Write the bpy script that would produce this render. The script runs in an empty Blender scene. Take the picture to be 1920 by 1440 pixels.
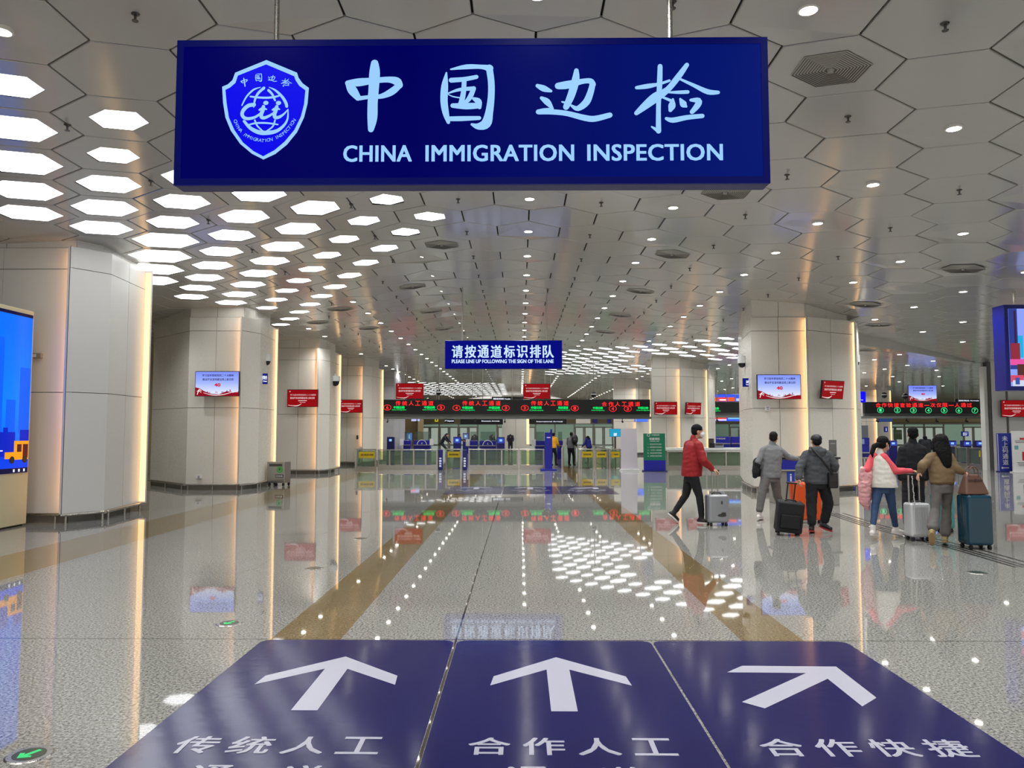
import bpy, bmesh, math, random
from mathutils import Vector, Matrix, noise
random.seed(7)
SC = bpy.context.scene
COL = SC.collection
PI = math.pi

# ------------------------------------------------------------------ camera, world, exposure
FPX, EYE = 1420.0, 1.75                      # focal length in pixels of the 1920 px frame, eye height
PITCH = math.atan(87 / FPX)
YAW = math.atan(16 / FPX * math.cos(PITCH))
cam_data = bpy.data.cameras.new('camera')
cam_data.sensor_width = 36.0
cam_data.lens = FPX / 1920 * 36.0
cam_data.clip_end = 300
cam = bpy.data.objects.new('camera', cam_data)
cam.location = (0, 0, EYE)
cam.rotation_euler = (PI / 2 + PITCH, 0, YAW)
COL.objects.link(cam)
SC.camera = cam
world = bpy.data.worlds.new('hall_ambient')
world.use_nodes = True
world.node_tree.nodes['Background'].inputs[0].default_value = (1.0, 0.96, 0.9, 1)
world.node_tree.nodes['Background'].inputs[1].default_value = 0.9
SC.world = world
SC.view_settings.view_transform = 'Standard'
SC.view_settings.look = 'None'
SC.view_settings.gamma = 1
SC.view_settings.use_curve_mapping = False
SC.view_settings.exposure = 0.0
SC.cycles.max_bounces = 7; SC.cycles.diffuse_bounces = 3; SC.cycles.glossy_bounces = 4; SC.cycles.transmission_bounces = 3; SC.cycles.transparent_max_bounces = 8
DOWNLIGHT_W = 208.0                           # power of one recessed downlight
PANEL_L = 3.2                                # radiance of the hexagonal light panels
STRIP_L = 2.1                                # radiance of the warm strips in the columns

RM = Matrix.Rotation(YAW, 3, 'Z') @ Matrix.Rotation(PI / 2 + PITCH, 3, 'X')
def ray(px, py): return RM @ Vector(((px - 960) / FPX, -(py - 720) / FPX, -1.0))
def P(px, py, Y):                            # the point at depth Y that the photograph shows at (px, py)
    d = ray(px, py); return d * (Y / d.y) + Vector((0, 0, EYE))
def F(px, py, z=0.0):                        # the point at height z (the floor) that it shows there
    d = ray(px, py); return d * ((z - EYE) / d.z) + Vector((0, 0, EYE))
def proj(p):
    q = RM.transposed() @ (Vector(p) - Vector((0, 0, EYE)))
    if q.z > -0.1: return None
    return 960 + FPX * q.x / -q.z, 720 - FPX * q.y / -q.z

# ------------------------------------------------------------------ materials
def lin(c):
    r = []
    for v in c[:3]:
        v /= 255.0
        r.append(v / 12.92 if v <= 0.04045 else ((v + 0.055) / 1.055) ** 2.4)
    return (r[0], r[1], r[2], 1)
MATS = {}
def mat(name, col=(200, 200, 200), rough=0.5, metal=0.0, emit=None, es=1.0, spec=0.5, coat=0.0, bump=0.0, bscale=40, sample=True):
    if name in MATS: return MATS[name]
    m = bpy.data.materials.new(name); m.use_nodes = True
    nt = m.node_tree; b = nt.nodes['Principled BSDF']
    b.inputs['Base Color'].default_value = lin(col)
    b.inputs['Roughness'].default_value = rough
    b.inputs['Metallic'].default_value = metal
    b.inputs['Specular IOR Level'].default_value = spec
    b.inputs['Coat Weight'].default_value = coat
    if emit is not None:                              # a lit face: what it gives off counts, its own surface is dark glass
        b.inputs['Base Color'].default_value = tuple(v * 0.12 for v in lin(col)[:3]) + (1,)
        b.inputs['Specular IOR Level'].default_value = min(spec, 0.08)
        b.inputs['Emission Color'].default_value = lin(emit)
        b.inputs['Emission Strength'].default_value = es
    # every surface carries a little procedural variation
    n = nt.nodes.new('ShaderNodeTexNoise'); n.inputs['Scale'].default_value = bscale; n.inputs['Detail'].default_value = 3
    tc = nt.nodes.new('ShaderNodeTexCoord'); nt.links.new(tc.outputs['Object'], n.inputs['Vector'])
    mr = nt.nodes.new('ShaderNodeMapRange')
    mr.inputs['To Min'].default_value = max(0.01, rough * 0.85); mr.inputs['To Max'].default_value = min(1.0, rough * 1.15)
    nt.links.new(n.outputs['Fac'], mr.inputs['Value']); nt.links.new(mr.outputs['Result'], b.inputs['Roughness'])
    if bump:
        bp = nt.nodes.new('ShaderNodeBump'); bp.inputs['Strength'].default_value = bump; bp.inputs['Distance'].default_value = 0.01
        nt.links.new(n.outputs['Fac'], bp.inputs['Height']); nt.links.new(bp.outputs['Normal'], b.inputs['Normal'])
    if not sample: m.cycles.emission_sampling = 'NONE'
    MATS[name] = m
    return m
def nodes_of(m): return m.node_tree, m.node_tree.nodes['Principled BSDF']

def floor_material():
    m = mat('polished_granite', (170, 167, 156), 0.05)
    nt, b = nodes_of(m); N = nt.nodes; L = nt.links
    for l in list(b.inputs['Roughness'].links): L.remove(l)
    b.inputs['Roughness'].default_value = 0.028
    b.inputs['Specular IOR Level'].default_value = 0.6
    g = N.new('ShaderNodeNewGeometry')
    sep = N.new('ShaderNodeSeparateXYZ'); L.new(g.outputs['Position'], sep.inputs[0])
    def math_(op, a, c=None):
        n = N.new('ShaderNodeMath'); n.operation = op
        for i, v in enumerate((a, c)):
            if v is None: continue
            if isinstance(v, (int, float)): n.inputs[i].default_value = v
            else: L.new(v, n.inputs[i])
        return n.outputs[0]
    def band(src, c, w):
        return math_('LESS_THAN', math_('ABSOLUTE', math_('SUBTRACT', src, c)), w / 2)
    x, y = sep.outputs['X'], sep.outputs['Y']
    n1 = N.new('ShaderNodeTexNoise'); n1.inputs['Scale'].default_value = 52; n1.inputs['Detail'].default_value = 4; n1.inputs['Roughness'].default_value = 0.75
    L.new(g.outputs['Position'], n1.inputs['Vector'])
    r1 = N.new('ShaderNodeValToRGB'); e = r1.color_ramp.elements
    e[0].position = 0.36; e[0].color = lin((66, 65, 62)); e[1].position = 0.5; e[1].color = lin((140, 139, 133))
    e2 = e.new(0.66); e2.color = lin((180, 179, 173))
    L.new(n1.outputs['Fac'], r1.inputs['Fac'])
    r2 = N.new('ShaderNodeValToRGB'); e = r2.color_ramp.elements
    e[0].position = 0.36; e[0].color = lin((84, 72, 50)); e[1].position = 0.6; e[1].color = lin((138, 120, 86))
    L.new(n1.outputs['Fac'], r2.inputs['Fac'])
    n3 = N.new('ShaderNodeTexNoise'); n3.inputs['Scale'].default_value = 0.5; L.new(g.outputs['Position'], n3.inputs['Vector'])
    mask = math_('MAXIMUM', math_('MAXIMUM', band(x, -1.805, 0.59), band(x, 2.1, 0.52)), band(x, -6.65, 1.15))
    mix = N.new('ShaderNodeMix'); mix.data_type = 'RGBA'
    L.new(mask, mix.inputs['Factor']); L.new(r1.outputs['Color'], mix.inputs['A']); L.new(r2.outputs['Color'], mix.inputs['B'])
    joint = math_('MAXIMUM', band(x, -0.54, 0.018), math_('MAXIMUM', band(y, 6.458, 0.014), band(y, 17.4, 0.012)))
    for c in (14.5, -6.02):
        joint = math_('MAXIMUM', joint, band(x, c, 0.012))
    mix2 = N.new('ShaderNodeMix'); mix2.data_type = 'RGBA'; mix2.inputs['B'].default_value = lin((66, 62, 55))
    L.new(joint, mix2.inputs['Factor']); L.new(mix.outputs['Result'], mix2.inputs['A'])
    L.new(mix2.outputs['Result'], b.inputs['Base Color'])
    return m

def ceiling_material():
    m = mat('ceiling_metal_panel', (190, 188, 183), 0.15)
    nt, b = nodes_of(m)
    b.inputs['Metallic'].default_value = 0.12
    return m

def glass_material(name, tint, refl=0.12, dens=0.25):
    if name in MATS: return MATS[name]
    m = bpy.data.materials.new(name); m.use_nodes = True
    nt = m.node_tree; N = nt.nodes; L = nt.links
    b = N['Principled BSDF']; out = N['Material Output']
    b.inputs['Base Color'].default_value = lin(tint); b.inputs['Roughness'].default_value = 0.06
    t = N.new('ShaderNodeBsdfTransparent'); t.inputs[0].default_value = lin(tuple(min(255, c + 70) for c in tint))
    n = N.new('ShaderNodeTexNoise'); n.inputs['Scale'].default_value = 2
    fr = N.new('ShaderNodeLayerWeight'); fr.inputs[0].default_value = 0.35
    a = N.new('ShaderNodeMath'); a.operation = 'ADD'; a.inputs[1].default_value = dens; a.use_clamp = True
    L.new(fr.outputs['Fresnel'], a.inputs[0])
    mx = N.new('ShaderNodeMixShader'); L.new(a.outputs[0], mx.inputs[0]); L.new(t.outputs[0], mx.inputs[1]); L.new(b.outputs[0], mx.inputs[2])
    L.new(mx.outputs[0], out.inputs[0])
    MATS[name] = m
    return m

M_FLOOR = floor_material()
M_CEIL = ceiling_material()
M_VOID = mat('ceiling_void_dark', (26, 25, 24), 0.9)
M_CLAD = mat('cream_enamel_cladding', (224, 220, 209), 0.28)
M_CLADW = mat('white_enamel_cladding', (220, 219, 215), 0.26)
M_SEAM = mat('column_seam_dark', (70, 66, 60), 0.8)
M_STRIP = mat('warm_light_strip', (255, 220, 170), 0.5, emit=(255, 206, 146), es=STRIP_L)
M_STRIPE = mat('warm_edge_strip', (255, 220, 170), 0.5, emit=(255, 188, 122), es=6.0)
M_STEEL = mat('brushed_steel', (176, 173, 166), 0.28, metal=1.0, bscale=90)
M_STEELD = mat('dark_steel', (92, 90, 88), 0.35, metal=0.9)
M_PANEL = mat('hex_panel_light', (255, 255, 255), 0.4, emit=(252, 254, 255), es=PANEL_L)
M_LENS = mat('downlight_lens', (255, 255, 255), 0.4, emit=(255, 250, 236), es=28, sample=False)
M_RING = mat('downlight_trim', (225, 222, 214), 0.4)
M_BLACK = mat('black_plastic', (20, 20, 22), 0.45)
M_SIGNE = mat('blue_sign_casing', (28, 32, 105), 0.4)
M_GLYPH = mat('lit_pale_blue_lettering', (150, 200, 255), 0.5, emit=(152, 204, 255), es=0.95)
M_EMBL = mat('lit_bright_blue', (0, 0, 220), 0.5, emit=(0, 0, 226), es=1.0)
M_SHEET = mat('blue_floor_vinyl', (19, 18, 80), 0.12, bump=0.05, bscale=9, spec=0.35)
M_SHEETW = mat('white_floor_vinyl', (176, 176, 190), 0.2)
M_WHITE = mat('white_paint', (228, 228, 228), 0.45)
M_BLUE = mat('royal_blue_laminate', (18, 22, 150), 0.35)
M_NAVY = mat('navy_laminate', (18, 18, 104), 0.4)
M_YELLOW = mat('yellow_sticker', (206, 178, 20), 0.5)
M_LEDR = mat('red_led_text', (255, 30, 30), 0.5, emit=(255, 40, 40), es=1.5)
M_LEDG = mat('green_led_text', (0, 230, 110), 0.5, emit=(10, 225, 100), es=1.3)
M_LITW = mat('lit_white_text', (255, 255, 255), 0.5, emit=(235, 240, 255), es=1.1)
M_DTXT = mat('dark_screen_text', (40, 40, 70), 0.5)
M_GLASSG = glass_material('green_tinted_glass', (140, 158, 136), dens=0.26)
M_GLASSC = glass_material('clear_counter_glass', (150, 160, 155), dens=0.12)
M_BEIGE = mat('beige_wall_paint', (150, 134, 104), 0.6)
M_TAN = mat('tan_wall_board', (176, 158, 118), 0.6)
M_WALL = mat('pale_wall_panel', (196, 192, 182), 0.5)

# ------------------------------------------------------------------ mesh helpers
class MB:
    def __init__(s): s.v = []; s.f = []
    def add(s, vs, fs):
        k = len(s.v); s.v += [tuple(p) for p in vs]; s.f += [tuple(i + k for i in f) for f in fs]; return s
    def box(s, x0, x1, y0, y1, z0, z1):
        x0, x1 = sorted((x0, x1)); y0, y1 = sorted((y0, y1)); z0, z1 = sorted((z0, z1))
        return s.add([(x0, y0, z0), (x1, y0, z0), (x1, y1, z0), (x0, y1, z0), (x0, y0, z1), (x1, y0, z1), (x1, y1, z1), (x0, y1, z1)],
                     [(0, 3, 2, 1), (4, 5, 6, 7), (0, 1, 5, 4), (1, 2, 6, 5), (2, 3, 7, 6), (3, 0, 4, 7)])
    def slab(s, a, b, z0, z1, t, off=0.0):           # upright slab from a to b (plan), standing t proud to the right of a->b
        a = Vector((a[0], a[1])); b = Vector((b[0], b[1])); d = (b - a).normalized(); n = Vector((d.y, -d.x))
        q = [a + n * off, b + n * off, b + n * (off + t), a + n * (off + t)]
        vs = [(p.x, p.y, z0) for p in q] + [(p.x, p.y, z1) for p in q]
        return s.add(vs, [(0, 1, 2, 3), (7, 6, 5, 4), (0, 4, 5, 1), (1, 5, 6, 2), (2, 6, 7, 3), (3, 7, 4, 0)])
    def prism(s, pts, z0, z1):                        # plan polygon, counter-clockwise
        n = len(pts)
        return s.add([(p[0], p[1], z0) for p in pts] + [(p[0], p[1], z1) for p in pts],
                     [tuple(range(n))[::-1], tuple(range(n, 2 * n))] + [(i, (i + 1) % n, n + (i + 1) % n, n + i) for i in range(n)])
    def vprism(s, pts, y0, y1):                       # polygon in x,z extruded in depth
        n = len(pts)
        return s.add([(p[0], y0, p[1]) for p in pts] + [(p[0], y1, p[1]) for p in pts],
                     [tuple(range(n)), tuple(range(n, 2 * n))[::-1]] + [(i, n + i, n + (i + 1) % n, (i + 1) % n) for i in range(n)])
    def tube(s, p0, p1, r0, r1=None, n=10, caps=True):
        p0 = Vector(p0); p1 = Vector(p1); r1 = r0 if r1 is None else r1
        d = (p1 - p0).normalized(); a = d.orthogonal().normalized(); b = d.cross(a)
        vs = []
        for p, r in ((p0, r0), (p1, r1)):
            vs += [p + (a * math.cos(2 * PI * i / n) + b * math.sin(2 * PI * i / n)) * r for i in range(n)]
        fs = [(i, (i + 1) % n, n + (i + 1) % n, n + i) for i in range(n)]
        if caps: fs += [tuple(range(n))[::-1], tuple(range(n, 2 * n))]
        return s.add(vs, fs)
    def path(s, pts, r, n=8):
        for a, b in zip(pts, pts[1:]): s.cap(a, b, r, r, n, 2)
        return s
    def cap(s, p0, p1, r0, r1, n=12, m=4):            # tapered capsule
        p0 = Vector(p0); p1 = Vector(p1); d = p1 - p0
        d = d.normalized() if d.length > 1e-6 else Vector((0, 0, 1))
        a = d.orthogonal().normalized(); b = d.cross(a); rings = []
        for k in range(m + 1):
            t = -PI / 2 + (PI / 2) * k / m; rings.append((p0 + d * (r0 * math.sin(t)), r0 * math.cos(t)))
        for k in range(m + 1):
            t = (PI / 2) * k / m; rings.append((p1 + d * (r1 * math.sin(t)), r1 * math.cos(t)))
        vs = []
        for c, r in rings:
            r = max(r, 1e-4); vs += [c + (a * math.cos(2 * PI * i / n) + b * math.sin(2 * PI * i / n)) * r for i in range(n)]
        fs = []
        for k in range(len(rings) - 1):
            fs += [(k * n + i, k * n + (i + 1) % n, (k + 1) * n + (i + 1) % n, (k + 1) * n + i) for i in range(n)]
        k = (len(rings) - 1) * n
        return s.add(vs, fs + [tuple(range(n))[::-1], tuple(range(k, k + n))])
    def ell(s, c, r, rot=None, n=16, m=10):
        c = Vector(c); vs = []; fs = []
        for j in range(m + 1):
            t = -PI / 2 + PI * j / m
            ct = max(math.cos(t), 1e-3)
            for i in range(n):
                p = Vector((r[0] * ct * math.cos(2 * PI * i / n), r[1] * ct * math.sin(2 * PI * i / n), r[2] * math.sin(t)))
                vs.append(c + (rot @ p if rot else p))
        for j in range(m):
            fs += [(j * n + i, j * n + (i + 1) % n, (j + 1) * n + (i + 1) % n, (j + 1) * n + i) for i in range(n)]
        return s.add(vs, fs + [tuple(range(n))[::-1], tuple(range(m * n, m * n + n))])
    def loft(s, rings, ang=0.0, n=20):                # rings: (centre, rx, ry), horizontal ellipses, bottom to top
        ca, sa = math.cos(ang), math.sin(ang); vs = []; fs = []
        for c, rx, ry in rings:
            for i in range(n):
                t = 2 * PI * i / n; x, y = rx * math.cos(t), ry * math.sin(t)
                vs.append((c[0] + x * ca - y * sa, c[1] + x * sa + y * ca, c[2]))
        for k in range(len(rings) - 1):
            fs += [(k * n + i, k * n + (i + 1) % n, (k + 1) * n + (i + 1) % n, (k + 1) * n + i) for i in range(n)]
        k = (len(rings) - 1) * n
        return s.add(vs, fs + [tuple(range(n))[::-1], tuple(range(k, k + n))])
    def quad(s, a, b, c, d): return s.add([a, b, c, d], [(0, 1, 2, 3)])
    def mesh(s, name, mats, smooth=False, bevel=0.0, seg=2):
        me = bpy.data.meshes.new(name); me.from_pydata(s.v, [], s.f); me.update()
        if bevel:
            bm = bmesh.new(); bm.from_mesh(me); bmesh.ops.remove_doubles(bm, verts=bm.verts, dist=1e-5)
            bmesh.ops.bevel(bm, geom=bm.edges[:], offset=bevel, segments=seg, affect='EDGES', profile=0.5)
            bm.to_mesh(me); bm.free()
        for m in (mats if isinstance(mats, (list, tuple)) else [mats]): me.materials.append(m)
        if smooth:
            for p in me.polygons: p.use_smooth = True
        return me
    def build(s, name, m, parent=None, smooth=False, bevel=0.0, seg=2, loc=None):
        return obj(name, s.mesh(name, m, smooth, bevel, seg), parent, loc)

def obj(name, me, parent=None, loc=None, rotz=0.0):
    o = bpy.data.objects.new(name, me); COL.objects.link(o)
    if parent is not None: o.parent = parent
    if loc is not None: o.location = loc
    if rotz: o.rotation_euler = (0, 0, rotz)
    return o
def tag(o, label=None, cat=None, group=None, kind=None):
    if label: o['label'] = label
    if cat: o['category'] = cat
    if group: o['group'] = group
    if kind: o['kind'] = kind
    return o
def thing(name, label, cat, loc=(0, 0, 0), rotz=0.0, group=None, kind=None):
    o = bpy.data.objects.new(name, None); o.empty_display_size = 0.1; COL.objects.link(o)
    o.location = loc; o.rotation_euler = (0, 0, rotz)
    return tag(o, label, cat, group, kind)
def copy_tree(o, parent=None):
    c = o.copy(); COL.objects.link(c)
    if parent is not None: c.parent = parent
    for ch in list(o.children): copy_tree(ch, c)
    return c

SCRATCH = bpy.data.scenes.new('scratch')
def evaluated(o):
    SCRATCH.collection.objects.link(o); vl = SCRATCH.view_layers[0]; vl.update()
    return bpy.data.meshes.new_from_object(o.evaluated_get(vl.depsgraph))
FONT_CACHE = {}
def glyphs(text, bold=0.0, spacing=1.0):
    key = (text, bold, spacing)
    if key not in FONT_CACHE:
        cu = bpy.data.curves.new('t', 'FONT'); cu.body = text; cu.size = 1; cu.offset = bold; cu.space_character = spacing; cu.resolution_u = 3
        o = bpy.data.objects.new('t', cu)
        me = evaluated(o)
        vs = [(v.co.x, v.co.y) for v in me.vertices]; fs = [tuple(p.vertices) for p in me.polygons]
        bpy.data.objects.remove(o); bpy.data.curves.remove(cu); bpy.data.meshes.remove(me)
        xs = [v[0] for v in vs]; ys = [v[1] for v in vs]
        FONT_CACHE[key] = (vs, fs, min(xs), max(xs), min(ys), max(ys))
    return FONT_CACHE[key]
def put_text(mb, text, x0, x1, z0, z1, y=0.0, bold=0.0, spacing=1.0, plane='xz'):
    if bold:                                          # heavier strokes: the same lettering set three times, a hair apart
        d = (z1 - z0) * bold * 1.1; e = 0.0003 if plane == 'xy' else -0.0003
        for i, (dx, dz) in enumerate(((-d, -d * .6), (d, -d * .6), (-d, d * .6), (d, d * .6))):
            put_text(mb, text, x0 + d + dx, x1 - d + dx, z0 + d * .6 + dz, z1 - d * .6 + dz, y + e * i, 0.0, spacing, plane)
        return mb
    return put_text1(mb, text, x0, x1, z0, z1, y, spacing, plane)
def put_text1(mb, text, x0, x1, z0, z1, y=0.0, spacing=1.0, plane='xz'):
    """lettering stretched to fill x0..x1, z0..z1 on an upright plane at depth y (or flat on the floor at height y)"""
    vs, fs, a, b, c, d = glyphs(text, 0.0, spacing)
    sx, sz = (x1 - x0) / (b - a), (z1 - z0) / (d - c)
    q = []
    for vx, vy in vs:
        u, w = x0 + (vx - a) * sx, z0 + (vy - c) * sz
        q.append((u, y, w) if plane == 'xz' else (u, w, y) if plane == 'xy' else (y, u, w))
    return mb.add(q, fs)
def ribbon(mb, pts, y=0.0, step=4):
    """brush stroke: pts = (x, z, width), smoothed, on an upright plane at depth y"""
    q = []
    n = len(pts)
    for i in range(n - 1):
        p0, p1, p2, p3 = pts[max(i - 1, 0)], pts[i], pts[i + 1], pts[min(i + 2, n - 1)]
        for k in range(step):
            t = k / step
            q.append(tuple(0.5 * (2 * b + (c - a) * t + (2 * a - 5 * b + 4 * c - d) * t * t + (3 * b - a - 3 * c + d) * t ** 3) for a, b, c, d in zip(p0, p1, p2, p3)))
    q.append(tuple(pts[-1]))
    L, R = [], []
    for i, p in enumerate(q):
        a, b = q[max(i - 1, 0)], q[min(i + 1, len(q) - 1)]
        d = Vector((b[0] - a[0], b[1] - a[1]))
        d = d.normalized() if d.length > 1e-9 else Vector((1, 0))
        w = max(p[2], 0.0005) / 2
        L.append((p[0] - d.y * w, y, p[1] + d.x * w)); R.append((p[0] + d.y * w, y, p[1] - d.x * w))
    m = len(q)
    mb.add(L + R, [(i, m + i, m + i + 1, i + 1) for i in range(m - 1)])
    for e in (0, -1):
        c, r = q[e], q[e][2] / 2 * 0.98
        mb.add([(c[0] + r * math.cos(2 * PI * i / 12), y - 0.0004, c[1] + r * math.sin(2 * PI * i / 12)) for i in range(12)], [tuple(range(12))])
    return mb
def disc(mb, cx, cz, rx, rz, y=0.0, n=20):
    return mb.add([(cx + rx * math.cos(2 * PI * i / n), y, cz + rz * math.sin(2 * PI * i / n)) for i in range(n)], [tuple(range(n))])
def ring(mb, cx, cz, rx, rz, w, y=0.0, n=24):
    o = [(cx + rx * math.cos(2 * PI * i / n), y, cz + rz * math.sin(2 * PI * i / n)) for i in range(n)]
    i_ = [(cx + (rx - w) * math.cos(2 * PI * i / n), y, cz + (rz - w) * math.sin(2 * PI * i / n)) for i in range(n)]
    return mb.add(o + i_, [(i, (i + 1) % n, n + (i + 1) % n, n + i) for i in range(n)])
NTH = ['first', 'second', 'third', 'fourth', 'fifth', 'sixth', 'seventh', 'eighth', 'ninth', 'tenth', 'eleventh', 'twelfth', 'thirteenth',
       'fourteenth', 'fifteenth', 'sixteenth', 'seventeenth', 'eighteenth', 'nineteenth', 'twentieth']
def nth(i):
    if i < 20: return NTH[i]
    t = ['', '', 'twenty', 'thirty', 'forty', 'fifty', 'sixty'][(i + 1) // 10]
    return t.replace('y', 'ieth') if (i + 1) % 10 == 0 else t + '-' + NTH[(i + 1) % 10 - 1]

# ------------------------------------------------------------------ hall: floor, ceiling, walls
CPROF = [(-25, 3.35), (-12, 3.55), (-7.87, 3.74), (-5.15, 3.95), (-2.48, 4.27), (0.17, 4.29), (2.8, 4.12), (5.4, 3.82), (8.1, 3.62), (9.6, 3.42), (14, 3.28), (21, 3.1), (60, 3.1)]
def ceil_z(x):
    for (a, ha), (b, hb) in zip(CPROF, CPROF[1:]):
        if x <= b:
            t = max(0.0, (x - a) / (b - a)); return EYE + ha + (hb - ha) * t
    return EYE + CPROF[-1][1]
HEX, COLW, ROWP, X0C, Y0C = 0.765, 0.6625, 1.1475, 0.17, 13.79
def near_rows(y): return y if y >= Y0C else Y0C + (y - Y0C) * 0.956     # the rows over the entrance are set a little closer
def cell(k, r): return X0C + k * COLW, near_rows(Y0C + r * ROWP)       # k and r have the same parity
def on_picture(p, m=0):
    q = proj(p)
    return q is not None and -m < q[0] < 1920 + m and -m < q[1] < 1440 + m and not (338 < q[0] < 1432 and 80 < q[1] < 352)

fl = MB().quad((-40, -3, 0), (62, -3, 0), (62, 93, 0), (-40, 93, 0)).build('floor', M_FLOOR)
tag(fl, 'polished speckled grey granite floor with brown stone bands', 'floor', kind='structure')

# which ceiling cells hold a light panel: {(k, r): scale}
LIT = {}
for k in range(-14, -2):
    for r in range(-5, 12):
        if (k - r) % 2: continue
        d = k + r
        if d > -2 or d < -18: continue
        if k >= -5 and r < 0: continue
        if k == -13 and r == 1: continue
        if k == -14 and r not in (4, 6): continue
        if k == -13 and r not in (-3, -1, 3, 5, 7, 11): continue
        if k in (-6, -7, -8) and r in (-3, -5): continue
        if d >= -4 and r > -2 or r <= -3 and k >= -9: s = 0.455
        elif k <= -11 and d in (-10, -12, -14): s = 0.84 if d == -10 else 0.7
        else: s = 0.62
        LIT[(k, r)] = s
NLEFT = len(LIT)
COLBOX = [(-11.5, -8.3, 14.4, 18.1), (-12, -8.1, 22.3, 26.7), (-12, -8, 30.4, 34.7), (-11.7, -7.6, 38.4, 42.7), (6.5, 10.5, 21.5, 26.3), (6.5, 10.2, 37.8, 42.3), (6.6, 10, 53.9, 58), (23.5, 27.2, 53.8, 58.2)]
def in_column(c, m=0.75):
    x, y = cell(*c); return any(a - m < x < b + m and e - m < y < f + m for a, b, e, f in COLBOX)
RIGHTC = {}
for k in range(3, 16):
    for d in range(26, 42, 2):
        r = d - k
        RIGHTC[(k, r)] = 0.5 if d in (26, 40) else 0.62 if (k + d) % 3 else 0.5
FARC = {}
for k in range(-15, -2):
    for d in range(52, 72, 2):
        FARC[(k, k + d)] = 0.5
ALLLIT = dict(LIT); ALLLIT.update(RIGHTC); ALLLIT.update(FARC)
def near_picture(p, m=60):
    q = proj(p)
    return q is not None and -m < q[0] < 1920 + m and -m < q[1] < 1440 + m
ALLLIT = {c: v for c, v in ALLLIT.items() if not (c not in LIT and in_column(c)) and near_picture((*cell(*c), ceil_z(cell(*c)[0])))}
VENTS = [(5, -5), (5, -1), (5, 3), (5, 7), (5, 11), (-3, 3), (-5, 7), (-5, 11), (-5, 15), (-9, 9), (-11, 11), (14, 2), (14, 6), (17, 9), (17, 13), (5, 15), (-9, 13), (13, 11), (21, 15)]
HX = [(math.cos(PI / 6 + i * PI / 3), math.sin(PI / 6 + i * PI / 3)) for i in range(6)]
HX = [(c, s) for c, s in HX]
def hexpts(x, y, s): return [(x + HEX * s * c, y + HEX * s * q * (1 if y >= Y0C else 0.956)) for c, q in HX]

cm = MB(); vm = MB(); rng = random.Random(3)
for r in range(-11, 69):
    for k in range(-44, 92):
        if (k - r) % 2: continue
        x, y = cell(k, r)
        if not (-0.82 * max(y, 4) - 3 < x < 0.8 * max(y, 4) + 3): continue
        tx, ty = rng.uniform(-0.004, 0.004), rng.uniform(-0.004, 0.004)
        def z(px, py): return ceil_z(px) + (px - x) * tx + (py - y) * ty
        o = [(px, py, z(px, py)) for px, py in hexpts(x, y, 0.982)]
        up = [(px, py, pz + 0.035) for px, py, pz in o]
        e_ = [(px, py, z(px, py)) for px, py in hexpts(x, y, 0.968)]; o = [(px, py, pz + 0.009) for px, py, pz in o]   # turned-up edge of the panel
        hole = ALLLIT.get((k, r))
        if hole:
            i = [(px, py, z(px, py)) for px, py in hexpts(x, y, hole)]
            cm.add(e_ + i, [(n, n + 6, (n + 1) % 6 + 6, (n + 1) % 6) for n in range(6)])
        else:
            cm.add(e_, [tuple(range(6))[::-1]])
        cm.add(o + e_, [(n, n + 6, (n + 1) % 6 + 6, (n + 1) % 6) for n in range(6)])
        cm.add(o + up, [(n, (n + 1) % 6, (n + 1) % 6 + 6, n + 6) for n in range(6)])
ce = cm.build('ceiling', M_CEIL)
tag(ce, 'low vaulted ceiling of grey hexagonal metal panels', 'ceiling', kind='structure')
xs = sorted(set([-40] + [a for a, _ in CPROF] + [62]))
for a, b in zip(xs, xs[1:]):
    za, zb = ceil_z(a) + 0.06, ceil_z(b) + 0.06
    vm.add([(a, -3, za), (b, -3, zb), (b, 93, zb), (a, 93, za)], [(0, 3, 2, 1)])
tag(vm.build('ceiling_void', M_VOID), kind='structure')

def wall(name, a, b, z0, z1, m, label):
    o = MB().slab(a, b, z0, z1, 0.2, -0.2).build(name, m)
    return tag(o, label, 'wall', kind='structure')
w = wall('wall_back', (-40, 92), (62, 92), 0, 5.6, M_BEIGE, 'beige end wall above the glazed doors at far end')
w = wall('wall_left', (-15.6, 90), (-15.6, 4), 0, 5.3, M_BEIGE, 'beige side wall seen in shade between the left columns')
w.scale = (1, 1, 1)
sm = MB()
for zz in (0.35, 1.2, 2.05, 2.9, 3.75, 4.6):
    sm.box(-15.6, -15.585, 8, 88, zz, zz + 0.02)
tag(sm.build('trim_1', M_SEAM), 'thin dark horizontal joints in the left side wall', 'wall joint', kind='structure')
tag(MB().box(-15.62, -15.57, 30.2, 31.3, 4.1, 5.0).build('window_1', M_BLACK), 'small dark opening high in the left side wall', 'window', kind='structure')
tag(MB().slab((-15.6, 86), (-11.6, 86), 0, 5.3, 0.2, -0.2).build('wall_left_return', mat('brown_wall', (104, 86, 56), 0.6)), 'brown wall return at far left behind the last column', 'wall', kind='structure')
tag(MB().box(-11.6, -11.0, 85.6, 86, 0, 5.2).build('trim_2', M_TAN), 'pale corner pilaster beside the brown wall return', 'pilaster', kind='structure')
tag(MB().box(28, 61, 91.4, 91.9, 2.75, 3.9).build('trim_3', M_TAN), 'tan fascia band above the doors of the right hall', 'fascia', kind='structure')

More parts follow.
